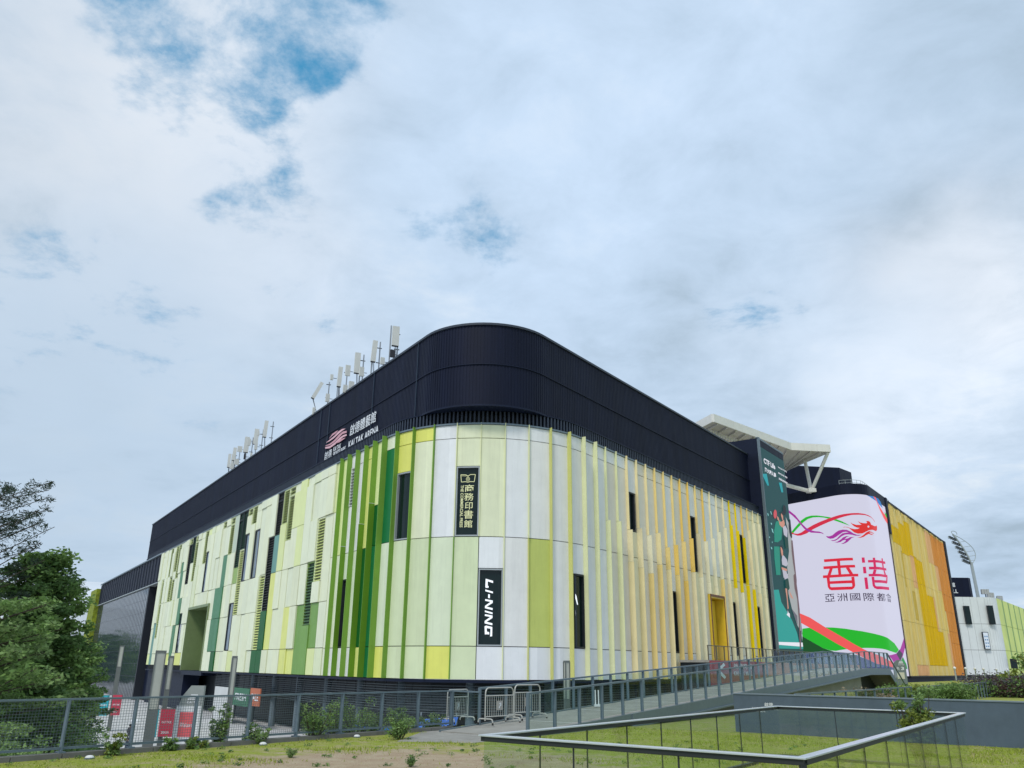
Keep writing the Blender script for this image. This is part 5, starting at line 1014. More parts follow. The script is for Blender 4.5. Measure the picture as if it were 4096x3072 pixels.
BARS=[bpos(0,*vw(22.0,-16.8),*vw(23.42,-16.72),'grey crowd barrier with a small plate, nearest of the three at the ramp foot'),bpos(0,*vw(23.5,-16.72),*vw(24.92,-16.66),'grey crowd barrier just up the ramp from the nearest one'),bpos(0,*(onp(1818,2901,.014)[:2]+nF*.5),*(onp(1922,2890,.014)[:2]+nF*.5),'grey crowd barrier behind the glass screen beside the last mesh fence post')]
for i,(l,a,lab) in enumerate(BARS):
    if i==0: bp.location=(l[0],l[1],rz(float(dR@np.array(l[:2])))+.002); bp.rotation_euler=(0,0,a); bp['label']=lab
    else:
        z=rz(float(dR@np.array(l[:2]))) if i==1 else l[2]; copy_tree(bp,(l[0],l[1],z+.002),a,lab)
# small white folding frame on the ramp
fs=empty('folding_stand',(*vw(29.2,RW0+.45),rz(29.2)),'small white slatted folding stand on the ramp beside the left railing','stand')
x,y=vw(29.2,RW0+.45); z=rz(29.2)
for k in (-.12,0,.12): m=MB(); m.box((x+k,y,z+.32),(.045,.03,.6),M_white); m.build('slat',fs)
m=MB(); m.box((x,y,z+.06),(.34,.2,.08),M_white); m.build('foot',fs)
# ------------------------------------------------------------------ plaza furniture seen through the fence
PZ=-4.7
LG=mat('lamp_post_grey',srgb(108,112,108),.5,.2,.08,2); LL=mat('lamp_lens_frosted',srgb(176,178,166),.35,0,.06)
lampdefs=[(-17.6,57.2,.66,7.3,3.6,'big square light column with a tall frosted lantern, in front of the left end of the striped facade'),(-15.5,60.5,.34,7.0,2.2,'slim light column carrying the nearer teal and crimson banners'),(-33.5,90,.42,8.2,2.0,'slim light column with the farther teal and crimson banners, before the mirror glass'),(-8.6,57.5,.32,7.0,2.4,'slim light column in front of the pale green panels right of the green doorway'),(5.7,60.5,.34,6.95,2.4,'slim light column behind the ramp railing, in front of the white corner panels')]
lamp_pos=[]
for (sx,sy),w_,h,ln_,lab in zip(((-23.67,58.0),(-24.88,63.0),(-40.92,90.0),(-18.61,58.0),(4.04,60.0)),(.66,.34,.42,.32,.34),(7.3,7.0,8.2,7.0,6.95),(3.6,2.2,2.0,2.4,2.4),[l[5] for l in lampdefs]):
    x,y=sx,sy; l=empty('light_column',(x,y,PZ),lab,'street lamp','light columns on the plaza')
    m=MB(); m.box((x,y,PZ+(h-ln_)/2),(w_,w_,h-ln_),LG,rz=.4); m.build('shaft',l)
    m=MB(); m.box((x,y,PZ+h-ln_/2),(w_*.86,w_*.86,ln_-.02),LL,rz=.4); m.build('lantern',l)
    m=MB(); m.box((x,y,PZ+h+.05),(w_*1.04,w_*1.04,.12),LG,rz=.4)
    for k in (-1,1):
        for q in (-1,1): ax=np.array([math.cos(.4),math.sin(.4)])*k*w_*.46+np.array([-math.sin(.4),math.cos(.4)])*q*w_*.46; m.box((x+ax[0],y+ax[1],PZ+h-ln_/2),(.07,.07,ln_),LG,rz=.4)
    m.build('lantern_frame',l); lamp_pos.append((x,y))
TE=mat('banner_teal',srgb(40,164,178),.6,0,.06); CRM=mat('banner_crimson',srgb(186,52,76),.6,0,.06)
def banner(c,w_,h,mm,lab,txt1,txt2):
    b=empty('lamp_banner',c,lab,'banner','pole banners on the plaza'); x,y,z=c
    m=MB(); m.box((x,y,z),(w_,.05,h),mm); m.build('cloth',b)
    m=MB(); m.box((x,y,z+h/2+.03),(w_+.1,.07,.05),LG); m.build('arm',b)
    if txt1: m=MB(); flat_text(m,txt1,(x-w_*.36,y-.03,z-h*.02),(1,0,0),(w_*.72,.16),M_letter,(0,-1,0),.01); m.build('print',b)
    if txt2: m=MB(); flat_text(m,txt2,(x-w_*.3,y-.03,z-h*.38),(1,0,0),(w_*.55,.14),M_letter,(0,-1,0),.01); m.build('print',b)
for (sx,sy,sz),mm,w_,h,lab,t1,t2 in zip(((-41.71,89.6,-2.28),(-40.38,89.6,-2.22),(-25.41,62.7,-2.17),(-24.46,62.7,-2.13)),(TE,CRM,TE,CRM),(1.0,.95,.62,1.0),(1.95,1.95,1.85,1.85),('teal banner on the farther light column','crimson banner on the farther light column','narrow teal banner on the nearer slim light column','crimson banner with white print on the nearer slim light column'),('啟德','KAI TAK','啟德','KAI TAK'),('','2025','體藝','2025')): banner((sx,sy,sz),w_,h,mm,lab,t1,t2)
# totems
def totem(x,y,z0,H,w_,lab,lower,txt):
    t=empty('sign_totem',(x,y,z0),lab,'sign'); TG=mat('totem_grey',srgb(150,156,152),.5,0,.05) if lower else mat('totem_dark_grey',srgb(112,122,122),.5,0,.06); 
    def pr(mb,pts,dy0,dy1,mt):
        n=len(pts); b=len(mb.v); mb.v+=[(x+p[0],y+dy0,z0+p[1]) for p in pts]+[(x+p[0],y+dy1,z0+p[1]) for p in pts]; mi=mb.mi(mt)
        mb.f.append(tuple(b+i for i in range(n))); mb.m.append(mi); mb.f.append(tuple(b+n+i for i in reversed(range(n)))); mb.m.append(mi)
        for i in range(n): j=(i+1)%n; mb.f.append((b+i,b+n+i,b+n+j,b+j)); mb.m.append(mi)
    m=MB(); h0=H*.62; pr(m,[(-w_/2,0),(w_/2,0),(w_/2,H),(w_/2-w_*.52,H),(-w_*.34,H-w_*.42),(-w_/2,h0)] if lower else [(-w_/2,0),(w_/2,0),(w_/2,H*.80),(w_*.30,H*.93),(w_*.1,H),(-w_*.15,H),(-w_*.38,H*.9),(-w_/2,H*.76)],-.15,.15,TG); m.build('body',t)
    m=MB(); zl=z0+H-w_*.5 if lower else z0+H*.87
    for i in range(4): m.box((x+w_*.12+.02*i,y-.17,zl+.09*i*w_/1.7),(w_*(.42-.05*i),.02,.06*w_/1.7),M_letter)
    flat_text(m,'KAI TAK',(x-w_*.1,y-.17,zl-.28*w_/1.7),(1,0,0),(w_*.5,.16*w_/1.7),M_letter,(0,-1,0),.01); m.build('emblem',t)
    m=MB()
    if lower:
        m.box((x,y-.165,z0+1.95),(w_*.96,.03,3.8),M_white); m.box((x+.02,y-.19,z0+2.67),(w_*.66,.02,1.55),mat('poster_coral',srgb(224,98,104),.5)); flat_text(m,'Welcome',(x-w_*.26,y-.21,z0+2.5),(1,0,0),(w_*.55,.28),M_letter,(0,-1,0),.01,.3); m.build('poster',t)
    else:
        flat_text(m,'3',(x+w_*.08,y-.17,z0+H*.60),(1,0,0),(w_*.26,H*.13),M_letter,(0,-1,0),.03); flat_text(m,'北',(x-w_*.32,y-.17,z0+H*.64),(1,0,0),(w_*.26,H*.08),M_letter,(0,-1,0),.02); flat_text(m,'NORTH',(x-w_*.32,y-.17,z0+H*.60),(1,0,0),(w_*.26,H*.03),M_letter,(0,-1,0),.02); m.build('lettering',t)
        m=MB(); m.box((x,y-.165,z0+H*.38),(w_*.6,.03,H*.26),mat('totem_panel',(.6,.58,.45),.5)); m.build('poster',t)
tx=(-21.95,60.0)
totem(tx[0],tx[1],PZ,5.15,1.75,'grey and white slanted sign totem with a coral poster on the plaza','lower','')
totem(55.7,122,0.,3.4,1.7,'dark grey rounded totem marked north 3 at the foot of the yellow mesh wall',None,'')
# ground floor hoardings and kiosks under the left facade
def board(name,s,off,z0,w_,h,mm,lab,txt,tm=None):
    p=clad.P(s,off); b=empty(name,(p[0],p[1],z0),lab,'hoarding'); a=clad.X(s-w_/2,0,off);c=clad.X(s+w_/2,0,off); A=np.array(a[:2]);B=np.array(c[:2]); n=nL
    m=MB(); m.prism([tuple(A),tuple(B),tuple(B-n*.12),tuple(A-n*.12)],z0,z0+h,mm); m.build('panel',b)
    if txt:
        m=MB(); q=A*.85+B*.15; d_=(B-A)/np.linalg.norm(B-A); flat_text(m,txt,(q[0]+n[0]*.01,q[1]+n[1]*.01,z0+h*.3),(d_[0],d_[1],0),(w_*.7,h*.4),tm or M_letter,(n[0],n[1],0),.02); m.build('print',b)
board('shop_hoarding',-52,1.0,-4.7,9,3.9,mat('hoarding_white',(.62,.63,.62),.6,0,.1,.4),'white striped shop hoarding under the left facade','')
board('shop_hoarding',-44,1.2,-2.6,6.5,1.9,mat('hoarding_green',srgb(56,112,84),.6,0,.1,.4),'green shop board beside the white striped hoarding','FRESH')
board('shop_hoarding',-38.6,1.2,-2.4,3.6,1.8,mat('hoarding_orange',srgb(184,104,72),.6,0,.1,.4),'orange shop board right of the green board','SALE')
board('plaza_banner',-34,20,-4.7,1.9,2.4,TE,'teal standing board low behind the fence weeds','啟德')
board('plaza_banner',-30.6,20.6,-4.7,1.3,2.5,mat('banner_red_orange',srgb(208,92,70),.6,0,.06),'red orange standing board behind the fence weeds','OPEN')
# blue event canopies near the corner
TB=mat('tent_blue',srgb(36,96,190),.6,0,.08)
for i,(sx,sy,w_,lab) in enumerate(((4.0,52.0,2.4,'blue event tent roof below the rounded corner, seen through the fence'),)):
    x,y=(-4.29,52.0); t=empty('event_tent',(x,y,PZ),lab,'tent'); m=MB(); z=PZ+3.2
    m.poly([(x-w_/2,y-2,z),(x+w_/2,y-2,z),(x+w_/2,y+2,z+.45),(x-w_/2,y+2,z+.3)],TB); m.poly([(x-w_/2,y-2,z-.25),(x+w_/2,y-2,z-.25),(x+w_/2,y-2,z),(x-w_/2,y-2,z)],TB); m.build('roof',t)
    for a in (-1,1):
        for b in (-1,1): m=MB(); m.tube((x+a*(w_/2-.1),y+b*1.9,PZ),(x+a*(w_/2-.1),y+b*1.9,z+(.7 if b>0 else 0)),.04,.04,M_steel_l,6); m.build('leg',t)
bf=empty('blue_fascia_screen',(*clad.P(2,2.2),-3.0),'thin blue board strip running along the dark arena base','screen')
m=MB(); pb(m,clad,-9,22,-2.75,-2.5,2.0,2.1,TB); m.build('panel',bf)
for s in np.arange(-8.5,22,5): m=MB(); pb(m,clad,s,s+.08,-4.7,-2.75,2.0,2.08,M_steel); m.build('post',bf)
# bollard lamps along the mall and hall base
b0=None
for i,(s,o) in enumerate(((150,7),(165,7),(180,7),(195,7),(212,8),(228,9))):
    p=clad.P(s,o); lab='small bollard lamp at the foot of the mesh wall and far hall'
    if b0 is None:
        b0=empty('bollard_lamp',(0,0,0),lab,'lamp','bollard lamps along the mall base'); m=MB(); m.tube((0,0,0),(0,0,2.4),.16,.16,M_steel_l,8); m.build('post',b0); m=MB(); m.ball((0,0,2.6),.32,M_white,10,6); m.build('lens',b0); b0.location=(p[0],p[1],0)
    else: copy_tree(b0,(p[0],p[1],0))
# ------------------------------------------------------------------ plants
def leafmat(name,col,tr=.32,var=.4):
    if name in MATS: return MATS[name]
    m=bpy.data.materials.new(name); m.use_nodes=True; t=m.node_tree; b=t.nodes['Principled BSDF']; b.inputs['Roughness'].default_value=.55; b.inputs['Specular IOR Level'].default_value=.3
    g=N(t,'ShaderNodeNewGeometry'); c=ramp(t,g.outputs['Random Per Island'],[(0.,tuple(x*(1-var) for x in col)),(1.,tuple(x*(1+var) for x in col))]); t.links.new(c,b.inputs['Base Color'])
    tl=N(t,'ShaderNodeBsdfTranslucent'); t.links.new(c,tl.inputs[0]); mx=N(t,'ShaderNodeMixShader'); mx.inputs[0].default_value=tr; o=t.nodes['Material Output']
    t.links.new(b.outputs[0],mx.inputs[1]); t.links.new(tl.outputs[0],mx.inputs[2]); t.links.new(mx.outputs[0],o.inputs[0]); MATS[name]=m; return m
L_dark=leafmat('leaf_dark_green',(.10,.185,.055)); L_mid=leafmat('leaf_mid_green',(.17,.28,.075)); L_lite=leafmat('leaf_light_green',(.20,.30,.10)); L_yel=leafmat('leaf_yellow_green',(.24,.29,.06)); L_cas=leafmat('needle_grey_green',(.035,.06,.035))
BARK=mat('bark_brown',(.075,.058,.042),.9,0,.3,3,.6,12)
def leaves(name,parent,cent,rad,cnt,size,mats,flat=1.,asp=2.2,droop=0.):
    """cent (n,3), rad (n,), cnt leaves per clump; each clump takes one of the materials"""
    cent=np.asarray(cent,float); n=len(cent); rad=np.asarray(rad,float)
    C=np.repeat(cent,cnt,0); Rr=np.repeat(rad,cnt); mi=np.repeat(rng.choice(len(mats),n,p=None),cnt)
    k=len(C); d=rng.normal(size=(k,3)); d/=np.linalg.norm(d,axis=1)[:,None]; r=rng.random(k)**.45
    P=C+d*(r*Rr)[:,None]*np.array([1,1,flat]); a=rng.normal(size=(k,3)); a[:,2]*=.45; a[:,2]-=droop; a/=np.linalg.norm(a,axis=1)[:,None]
    b=rng.normal(size=(k,3)); b-=a*np.sum(a*b,1)[:,None]; b/=np.linalg.norm(b,axis=1)[:,None]
    s=size*(.6+.8*rng.random(k)); A=a*(s/2)[:,None]; B=b*(s/asp/2)[:,None]
    V=np.stack([P-A,P+B*1.0-A*.1,P+A,P-B*1.0-A*.1],1).reshape(-1,3)
    me=bpy.data.meshes.new(name); me.vertices.add(4*k); me.vertices.foreach_set('co',V.ravel()); me.loops.add(4*k); me.loops.foreach_set('vertex_index',np.arange(4*k,dtype=np.int32))
    me.polygons.add(k); me.polygons.foreach_set('loop_start',np.arange(0,4*k,4,dtype=np.int32)); me.polygons.foreach_set('loop_total',np.full(k,4,dtype=np.int32)); 
    for m in mats: me.materials.append(m)
    me.polygons.foreach_set('material_index',mi.astype(np.int32)); me.update(calc_edges=True); 
    o=bpy.data.objects.new(name,me); COL.objects.link(o); o.parent=parent; o.matrix_parent_inverse=Matrix.Translation(-Vector(parent.location)); return o
def tree(name,x,y,z0,H,rx,lab,mats,zlow=.25,layers=9,per=8,size=.22,cnt=60,tr=.22,flat=.45,lift=.15,prof=None,group=None,crad=.75,droop=0.,asp=2.2):
    t=empty(name,(x,y,z0),lab,'tree',group); r=random.Random(hash(lab)%1000 if False else len(lab)*7+int(abs(x)*10))
    m=MB(); pts=[(x,y,z0)]; 
    for i in range(1,7): f=i/6; pts.append((x+r.uniform(-.15,.15)*H*.1,y+r.uniform(-.15,.15)*H*.1,z0+H*.95*f))
    for i,(a,b) in enumerate(zip(pts,pts[1:])): m.tube(a,b,tr*(1-i/6.6),tr*(1-(i+1)/6.6),BARK,9,False)
    cent=[];rad=[]
    for l in range(layers):
        f=zlow+(1-zlow)*(l+.5)/layers; z=z0+H*f; k=f*6; j=min(5,int(k)); base=np.array(pts[j])*(1-(k-j))+np.array(pts[j+1])*(k-j)
        R_=rx*(prof(f) if prof else (1-abs(f-.45)*1.1)); a0=r.random()*6.28
        for q in range(per):
            a=a0+6.283*q/per+r.uniform(-.3,.3); L=R_*r.uniform(.65,1.12); tip=base+np.array([math.cos(a)*L,math.sin(a)*L,L*lift+r.uniform(-.3,.3)])
            m.tube(base-np.array([0,0,.4]),tip,tr*.22*(1-f*.5),.015,BARK,5,False)
            for u in np.arange(.35,1.05,max(.18,.55/max(L,.5))): p=base*(1-u)+tip*u; cent.append(p+np.array([r.uniform(-.2,.2),r.uniform(-.2,.2),r.uniform(-.1,.15)])); rad.append(crad*(1.15-u*.45)*r.uniform(.7,1.15))
    m.build('trunk',t); leaves('crown',t,cent,rad,cnt,size,mats,flat,asp,droop); return t
def shrub(name,x,y,z0,h,w,lab,mats,n=14,cnt=40,size=.09,group=None,cat='shrub'):
    t=empty(name,(x,y,z0),lab,cat,group); m=MB(); cent=[];rad=[]
    for i in range(n):
        a=random.random()*6.28; L=w*random.random()**.6*.5; tip=np.array([x+math.cos(a)*L,y+math.sin(a)*L,z0+h*(.45+.55*random.random())]); m.tube((x+math.cos(a)*L*.2,y+math.sin(a)*L*.2,z0),tip,.012,.006,BARK,5,False)
        for u in (.45,.7,.95): p=np.array([x,y,z0])*(1-u)+tip*u; cent.append(p); rad.append(max(.08,w*.17)*random.uniform(.7,1.2))
    m.build('stems',t); leaves('foliage',t,cent,rad,cnt,size,mats,.8); return t
def at(sx,sy,Y): v=np.array([sx-2048.,sy-1536.,3233.]); r=np.array([v@_X,v@_Y,v@_u]); return r*Y/r[1]+np.array([0,0,EYE])
q=at(140,2500,44); tree('broadleaf_tree',q[0],q[1],PZ,12.6,4.5,'dark green layered tree with a pointed top, rightmost of the trees beyond the mesh fence',[L_dark,L_mid],.10,12,10,.27,100,.26,.62,.22,lambda f:(1.08-f)**.6*1.0,'trees beyond the mesh fence',.85)
q=at(-120,2300,40); tree('feathery_tree',q[0],q[1],PZ,15.6,4.6,'tall wispy tree with thin feathery branches against the sky at the left picture edge',[L_cas],.58,8,7,.24,52,.24,.6,.34,lambda f:.85-.6*abs(f-.78),'trees beyond the mesh fence',.5,.5,6)
q=at(-60,2600,31); tree('broadleaf_tree',q[0],q[1],PZ,9.2,4.2,'lighter green bushy tree low at the left picture edge, behind the fence',[L_lite,L_mid,L_lite],.12,9,9,.2,70,.2,.42,.12,lambda f:1.1-.55*f,'trees beyond the mesh fence',.75)
q=at(300,2680,58); tree('broadleaf_tree',q[0],q[1],PZ,8.0,3.0,'dull green round tree in front of the mirror glass, partly behind the layered tree',[L_dark,L_mid],.25,8,9,.25,60,.2,.5,.15,None,'trees beyond the mesh fence',.8)
q=at(180,2800,33); tree('broadleaf_tree',q[0],q[1],PZ,5.2,3.4,'low dark shrubby tree in the shade below the layered tree',[L_dark],.1,6,9,.2,60,.16,.5,.1,None,'trees beyond the mesh fence',.7)
q=at(20,2900,21); shrub('bush',q[0],q[1],-1.4,1.5,3.2,'pale green leafy bush rising outside the fence at the left edge',[L_lite,L_mid],40,60,.11)
bt=empty('reflected_tree_belt',(-220,330,PZ),'far dark green belt of trees beyond the glass wing','trees'); bt['kind']='stuff'  # trees out of view, added so the mirror glass reflects dark green
nb=150; uu=rng.random(nb); leaves('crowns',bt,np.c_[-135-190*uu+rng.normal(size=nb)*7,255+165*uu+rng.normal(size=nb)*7,PZ+2+13*rng.random(nb)],rng.uniform(3,5,nb),110,1.7,[L_dark,L_mid],.9)
q=at(295,2945,55); shrub('bush',q[0],q[1],PZ,2.6,3.0,'clipped dark green bush on the plaza seen through the second fence panel',[L_mid,L_dark],60,70,.16)
WD=[(880,.4,-.1,.5,'yellow green weed clump under the third fence panel'),(1370,.25,.06,.45,'low leafy weed clump beside the kerb, left of the sixth post'),(1560,.2,.12,.45,'broad leaved weed clump against the fence below the sign totem'),(1800,.95,.3,.6,'tall feathery weed reaching the rail right of the totem'),(1640,.15,.2,.4,'low weed in front of the teal board'),(2090,.45,.25,.7,'low dark weed under the orange board')]
for i,(zx,h,o,w_,lab) in enumerate(WD):
    b=onp((zx+75)*.4973,2600+(890-zx*.068)*.4973-8,0.1); n_=nF*(.35+o); shrub('weed_clump',b[0]+n_[0],b[1]+n_[1],-.25,h+.3,w_,lab,[L_lite,L_mid,L_yel] if i%2==0 else [L_lite,L_mid],14,34,.075,'weeds along the mesh fence')
for i,(zx,zy,h,w_,lab) in enumerate(((440,680,.8,1.1,'airy weed behind the middle fence panel'),(590,665,.6,.9,'leafy weed clump left of the tall weed'),(770,655,.95,.8,'upright weed beside a fence post in front of the dark louvres'),(930,650,1.05,1.2,'largest weed clump, in front of the dark louvres'),(1100,640,.65,.9,'weed clump spilling towards the lawn right of the largest one'),(1250,635,.75,.7,'thin tall weed before the blue board strip'),(1380,625,.5,.7,'small weed left of the last fence post'),(1540,615,.45,.8,'last low weed clump before the glass screen'),(1130,680,.3,.9,'flat leafy weed on the lawn side of the kerb'))):
    b=onp(1000+zx*.4973,2600+zy*.4973,0.1); n_=nF*(.45 if zy<670 else -.35); shrub('weed_clump',b[0]+n_[0],b[1]+n_[1],-.2 if zy<670 else 0,h+.2,w_,lab,[L_lite,L_mid],14,34,.07,'weeds along the mesh fence')
b=onp(1000+1290*.4973,2600+940*.4973,0.); shrub('grass_tuft',b[0],b[1],0,.22,.22,'single dark weed tuft on the bare earth at the bottom',[L_mid,L_dark],10,14,.04)
b=onp(320*.4973+1000,2600+865*.4973,0.); shrub('grass_tuft',b[0],b[1],0,.16,.3,'small leafy tuft on the lawn left of the bare earth',[L_lite,L_mid],10,14,.04)
b=onp(2900+1330*.5407,2500+1000*.5407,0.); shrub('young_shrub',8.0,17.1,0,1.7,.75,'thin young shrub with narrow leaves behind the right balustrade panel',[L_lite,L_yel],20,70,.075)
q=at(3640,2760,46); shrub('bush',q[0],q[1],0,.95,3.2,'bright green bush behind the glass fence below the orange mesh wall',[L_lite,L_yel,L_mid],70,70,.13)
q=at(3810,2740,44); shrub('bush',q[0],q[1],0,1.25,2.2,'darker leafy bush right of the bright one, behind the glass fence',[L_mid,L_lite],60,70,.13)
q=at(3470,2775,40); shrub('dry_grass_clump',q[0],q[1],0,1.0,2.4,'pale dry grass clump behind the glass fence',[leafmat('dry_grass',(.34,.27,.17),.2,.25)],50,50,.12)
q=at(4090,2670,40); tree('young_tree',q[0]+1.2,q[1],0,3.6,2.0,'young tree leaning in at the right picture edge',[L_mid,L_yel],.45,6,7,.16,50,.06,.5,.1,None,None,.45)
q=at(4030,2740,70); shrub('bush',q[0],q[1],0,1.3,7,'dull reddish green shrubbery at the right edge before the hall',[leafmat('leaf_red_brown',(.10,.055,.045)),L_mid,leafmat('leaf_grey',(.12,.11,.12))],70,60,.2)
# ------------------------------------------------------------------ short lawn grass
def inpoly(P,poly):
    x,y=P[:,0],P[:,1]; c=np.zeros(len(P),bool); n=len(poly)
    for i in range(n):
        (x0,y0),(x1,y1)=poly[i],poly[(i+1)%n]; t=((y0>y)!=(y1>y))&(x<(x1-x0)*(y-y0)/((y1-y0) if y1!=y0 else 1e-9)+x0); c^=t
    return c
k=330000; P=np.stack([rng.uniform(-14,24,k),4+26*rng.random(k)**1.3],1)
keep=inpoly(P,[tuple(fl(-12,-.18)),tuple(fl(10.8,-.2)),tuple(vw(17.4,RW0+1.4)),tuple(vw(18.3,RW1+.3)),tuple(vw(26,RW1+.3)),(7.3,28.2),(24,14.8),(12,4),(0,4),(-8,8)])
for pth in ([(3.2,6.9),(5.4,8.2),(9.5,13.2),(8.6,13.8),(4.6,9.2),(2.6,7.9)],): keep&=~inpoly(P,pth)
d=np.hypot(P[:,0]+1.7,(P[:,1]-17.2)*.85); wob=np.sin(P[:,0]*1.7+np.sin(P[:,1]*1.3)*2)+np.sin(P[:,1]*2.3+P[:,0]*.6); patch=np.sin(P[:,0]*.9+1.3)*np.sin(P[:,1]*.8+.4)
keep&=rng.random(k)<np.clip((d-3.0+wob*1.1)/3.6,.05,1)*np.clip(.62+.45*patch+.15*wob,.08,1)
P=P[keep]; k=len(P); h=(.016+.04*rng.random(k)**1.6)*np.clip(1+.5*patch[keep]+.35*wob[keep],.6,2.0); a=rng.random(k)*6.283; w_=.006+.008*rng.random(k); le=rng.normal(size=(k,2))*.022
V=np.zeros((k,3,3)); V[:,0,:2]=P-np.stack([np.cos(a),np.sin(a)],1)*w_[:,None]; V[:,1,:2]=P+np.stack([np.cos(a),np.sin(a)],1)*w_[:,None]; V[:,2,:2]=P+le; V[:,2,2]=h
me=bpy.data.meshes.new('lawn_grass'); me.vertices.add(3*k); me.vertices.foreach_set('co',V.ravel()); me.loops.add(3*k); me.loops.foreach_set('vertex_index',np.arange(3*k,dtype=np.int32)); me.polygons.add(k); me.polygons.foreach_set('loop_start',np.arange(0,3*k,3,dtype=np.int32)); me.polygons.foreach_set('loop_total',np.full(k,3,dtype=np.int32))
GM=[leafmat('grass_green',(.28,.35,.035),.3,.3),leafmat('grass_fresh',(.36,.42,.045),.3,.25),leafmat('grass_dry',(.46,.40,.18),.2,.3)]
for m_ in GM: me.materials.append(m_)
dryp=np.clip(.15+.35*np.sin(P[:,0]*1.9+P[:,1]*.7)*np.sin(P[:,1]*1.4-P[:,0]*.5),.03,.6); u_=rng.random(k); me.polygons.foreach_set('material_index',np.where(u_<dryp,2,np.where(u_<dryp+(1-dryp)*.6,0,1)).astype(np.int32)); me.update(calc_edges=True); go=bpy.data.objects.new('lawn_grass',me); COL.objects.link(go); tag(go,'short yellowish green lawn grass with bare patches','grass',None,'stuff')
# small leafy tufts and fallen leaves scattered in the lawn
k=900; P2=np.stack([rng.uniform(-12,8,k),rng.uniform(9,24,k)],1); P2=P2[inpoly(P2,[tuple(fl(-12,-.3)),tuple(fl(10.5,-.3)),tuple(vw(17.4,RW0+1.5)),tuple(vw(18.5,RW1+.4)),tuple(vw(26,RW1+.4)),(7.2,28),(14,22.5),(6,8),(-4,8)])][:240]
te=empty('lawn_weeds',(0,15,0),'scattered small dark leafy weeds in the lawn','weeds'); te['kind']='stuff'
leaves('leaf_tufts',te,np.c_[P2,np.full(len(P2),.03)],rng.uniform(.05,.13,len(P2)),26,.05,[L_mid,L_lite,L_dark],.4)
# pale pebbles / lamps in the grass edge
g0_=None
for zx,zy,ox in ((720,868,0),(2115,758,0),(860,697,1000),(105,760,1000)):
    b=onp(ox+zx*.4973,2600+zy*.4973,.02); o=empty('ground_light',(b[0],b[1],0),'small round pale ground light set in the grass beside the kerb','light','ground lights along the kerb')
    m=MB(); m.ball((b[0],b[1],.03),.09,mat('ground_light_white',(.7,.7,.68),.5),12,6,(1,1,.5)); m.build('lens',o); m=MB(); m.tube((b[0],b[1],0),(b[0],b[1],.025),.1,.1,M_steel,12); m.build('collar',o)
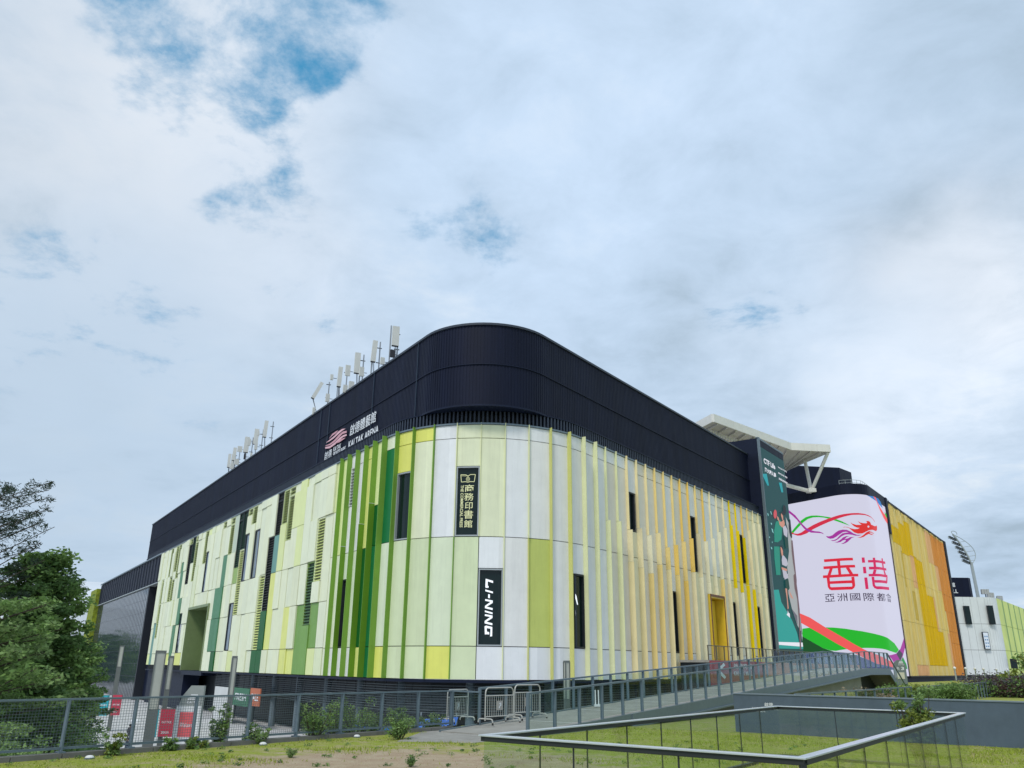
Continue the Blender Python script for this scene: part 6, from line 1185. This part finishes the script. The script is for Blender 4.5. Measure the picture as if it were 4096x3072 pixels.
# ------------------------------------------------------------------ people on the plaza
SK=mat('skin',(.44,.27,.19),.6,0,.05); HAIR=mat('black_hair',(.012,.01,.01),.6)
def person(x,y,z,face,lab,top,bottom,h=1.7,arm_up=False,stride=.16):
    s=h/1.7; J={'pel':(0,0,.93),'spi':(0,.0,1.15),'che':(0,0,1.36),'neck':(0,0,1.47),'chin':(0,.02,1.53),'head':(0,.01,1.62),'top':(0,-.005,1.69)}; Rr={'pel':.145,'spi':.12,'che':.15,'neck':.055,'chin':.07,'head':.092,'top':.06}
    E=[('pel','spi'),('spi','che'),('che','neck'),('neck','chin'),('chin','head'),('head','top')]
    for sd,nm in ((-1,'l'),(1,'r')):
        st=stride*sd; J.update({'hip'+nm:(.09*sd,0,.88),'kne'+nm:(.10*sd,st*.6+.03,.49),'ank'+nm:(.10*sd,st-.02,.09),'toe'+nm:(.115*sd,st+.15,.035)}); Rr.update({'hip'+nm:.095,'kne'+nm:.062,'ank'+nm:.045,'toe'+nm:.038})
        E+=[('pel','hip'+nm),('hip'+nm,'kne'+nm),('kne'+nm,'ank'+nm),('ank'+nm,'toe'+nm)]
        if arm_up and sd>0: J.update({'sho'+nm:(.19*sd,0,1.40),'elb'+nm:(.24*sd,.10,1.16),'wri'+nm:(.17*sd,.30,1.24),'han'+nm:(.15*sd,.36,1.29)})
        else: J.update({'sho'+nm:(.19*sd,0,1.40),'elb'+nm:(.25*sd,-.03-st*.2,1.13),'wri'+nm:(.25*sd,.06-st*.4,.89),'han'+nm:(.245*sd,.09-st*.4,.80)})
        Rr.update({'sho'+nm:.062,'elb'+nm:.045,'wri'+nm:.032,'han'+nm:.036}); E+=[('che','sho'+nm),('sho'+nm,'elb'+nm),('elb'+nm,'wri'+nm),('wri'+nm,'han'+nm)]
    ks=list(J); me=bpy.data.meshes.new('body'); me.from_pydata([tuple(c*s for c in J[k]) for k in ks],[(ks.index(a),ks.index(b)) for a,b in E],[])
    o=bpy.data.objects.new('body',me); COL.objects.link(o); o.modifiers.new('skin','SKIN'); sv=me.skin_vertices[0].data
    for i,k_ in enumerate(ks): sv[i].radius=(Rr[k_]*s,Rr[k_]*s*.86); sv[i].use_root=(k_=='pel')
    sd=o.modifiers.new('sub','SUBSURF'); sd.levels=1; sd.render_levels=1; bpy.context.view_layer.update()
    m2=bpy.data.meshes.new_from_object(o.evaluated_get(bpy.context.evaluated_depsgraph_get())); bpy.data.objects.remove(o); bpy.data.meshes.remove(me)
    for mt in (SK,top,bottom,HAIR): m2.materials.append(mt)
    for p in m2.polygons:
        c=p.center/s; i=1 if .90<c.z<1.47 else 2 if c.z<=.90 else 0
        if abs(c.x)>.2 and c.z<1.2 and not arm_up: i=0 if c.z>.7 else i
        if arm_up and c.y>.14 and 1.1<c.z<1.4: i=0
        if c.z<.08: i=3
        p.material_index=i; p.use_smooth=True
    t=empty('person',(0,0,0),lab,'person','people on the plaza'); b=bpy.data.objects.new('body',m2); COL.objects.link(b); b.parent=t
    m=MB(); m.ball((0,-.018*s,1.64*s),.103*s,HAIR,12,8,(.95,1.05,1.02)); hb=m
    hb.f=[f for f in hb.f if not (sum(hb.v[i][1] for i in f)/len(f)>.045*s and sum(hb.v[i][2] for i in f)/len(f)<1.67*s) and sum(hb.v[i][2] for i in f)/len(f)>1.55*s]; hb.m=hb.m[:len(hb.f)]; hb.build('hair',t,True)
    t.location=(x,y,z); t.rotation_euler=(0,0,face); return t
def pgrd(zx,zy,ox=0): return onp(ox+zx*.4973,2600+zy*.4973,PZ)
CT=lambda n,c: mat('cloth_'+n,c,.8,0,.1,6)
b=onp(1030*.4973,2600+720*.4973,PZ+1.6); person(b[0],b[1],PZ,2.6,'person in a navy shirt walking on the plaza just behind the fence kerb',CT('navy',(.03,.05,.11)),CT('black',(.015,.015,.02)))
b=onp(1048*.4973,2600+610*.4973,PZ+1.55); person(b[0],b[1],PZ,-.4,'person in dark clothes under a white umbrella on the plaza',CT('charcoal',(.04,.04,.05)),CT('grey',(.1,.1,.11)),1.66,True)
ux,uy=b[0]+.0,b[1]; c_,s_=math.cos(-.4),math.sin(-.4); hx,hy=ux+.15*c_-.34*s_,uy+.15*s_+.34*c_
um=empty('umbrella',(hx,hy,PZ+1.25),'open white umbrella held up on the plaza','umbrella'); m=MB(); m.tube((hx,hy,PZ+1.1),(hx,hy,PZ+2.1),.012,.012,M_steel,6); m.build('shaft',um)
m=MB(); n=8
for i in range(n):
    a,b2=6.283*i/n,6.283*(i+1)/n
    for (r0,z0),(r1,z1) in (((.0,2.12),(.3,2.06)),((.3,2.06),(.52,1.86))):
        m.poly([(hx+r0*math.cos(a),hy+r0*math.sin(a),PZ+z0),(hx+r1*math.cos(a),hy+r1*math.sin(a),PZ+z1),(hx+r1*math.cos(b2),hy+r1*math.sin(b2),PZ+z1),(hx+r0*math.cos(b2),hy+r0*math.sin(b2),PZ+z0)][:4] if r0>0 else [(hx,hy,PZ+z0),(hx+r1*math.cos(a),hy+r1*math.sin(a),PZ+z1),(hx+r1*math.cos(b2),hy+r1*math.sin(b2),PZ+z1)],mat('umbrella_white',(.72,.73,.74),.6))
m.build('canopy',um)
for i,(zx,zy,ox,hh,lab,t_,bt) in enumerate(((1265,445,0,1.6,'person in a white top beyond the square light column',(.6,.6,.58),(.03,.03,.04)),(1395,470,0,1.6,'person in a beige top left of the sign totem, far on the plaza',(.35,.28,.2),(.03,.03,.05)),(760,430,0,1.6,'person in a blue top near the farther teal banner',(.05,.08,.2),(.05,.05,.06)),(185,465,1000,1.6,'person in a white shirt below the orange board',(.62,.62,.62),(.02,.02,.02)),(465,505,1000,1.55,'person with a pale cap before the dark louvred base',(.05,.06,.07),(.03,.03,.04)),(610,480,0,1.6,'person in dark clothes near the round tree, far on the plaza',(.04,.04,.05),(.04,.04,.05)))):
    b=onp(ox+zx*.4973,2600+zy*.4973,PZ+hh); person(b[0],b[1],PZ,i*1.1,lab,CT('c%d'%i,t_),CT('d%d'%i,bt))
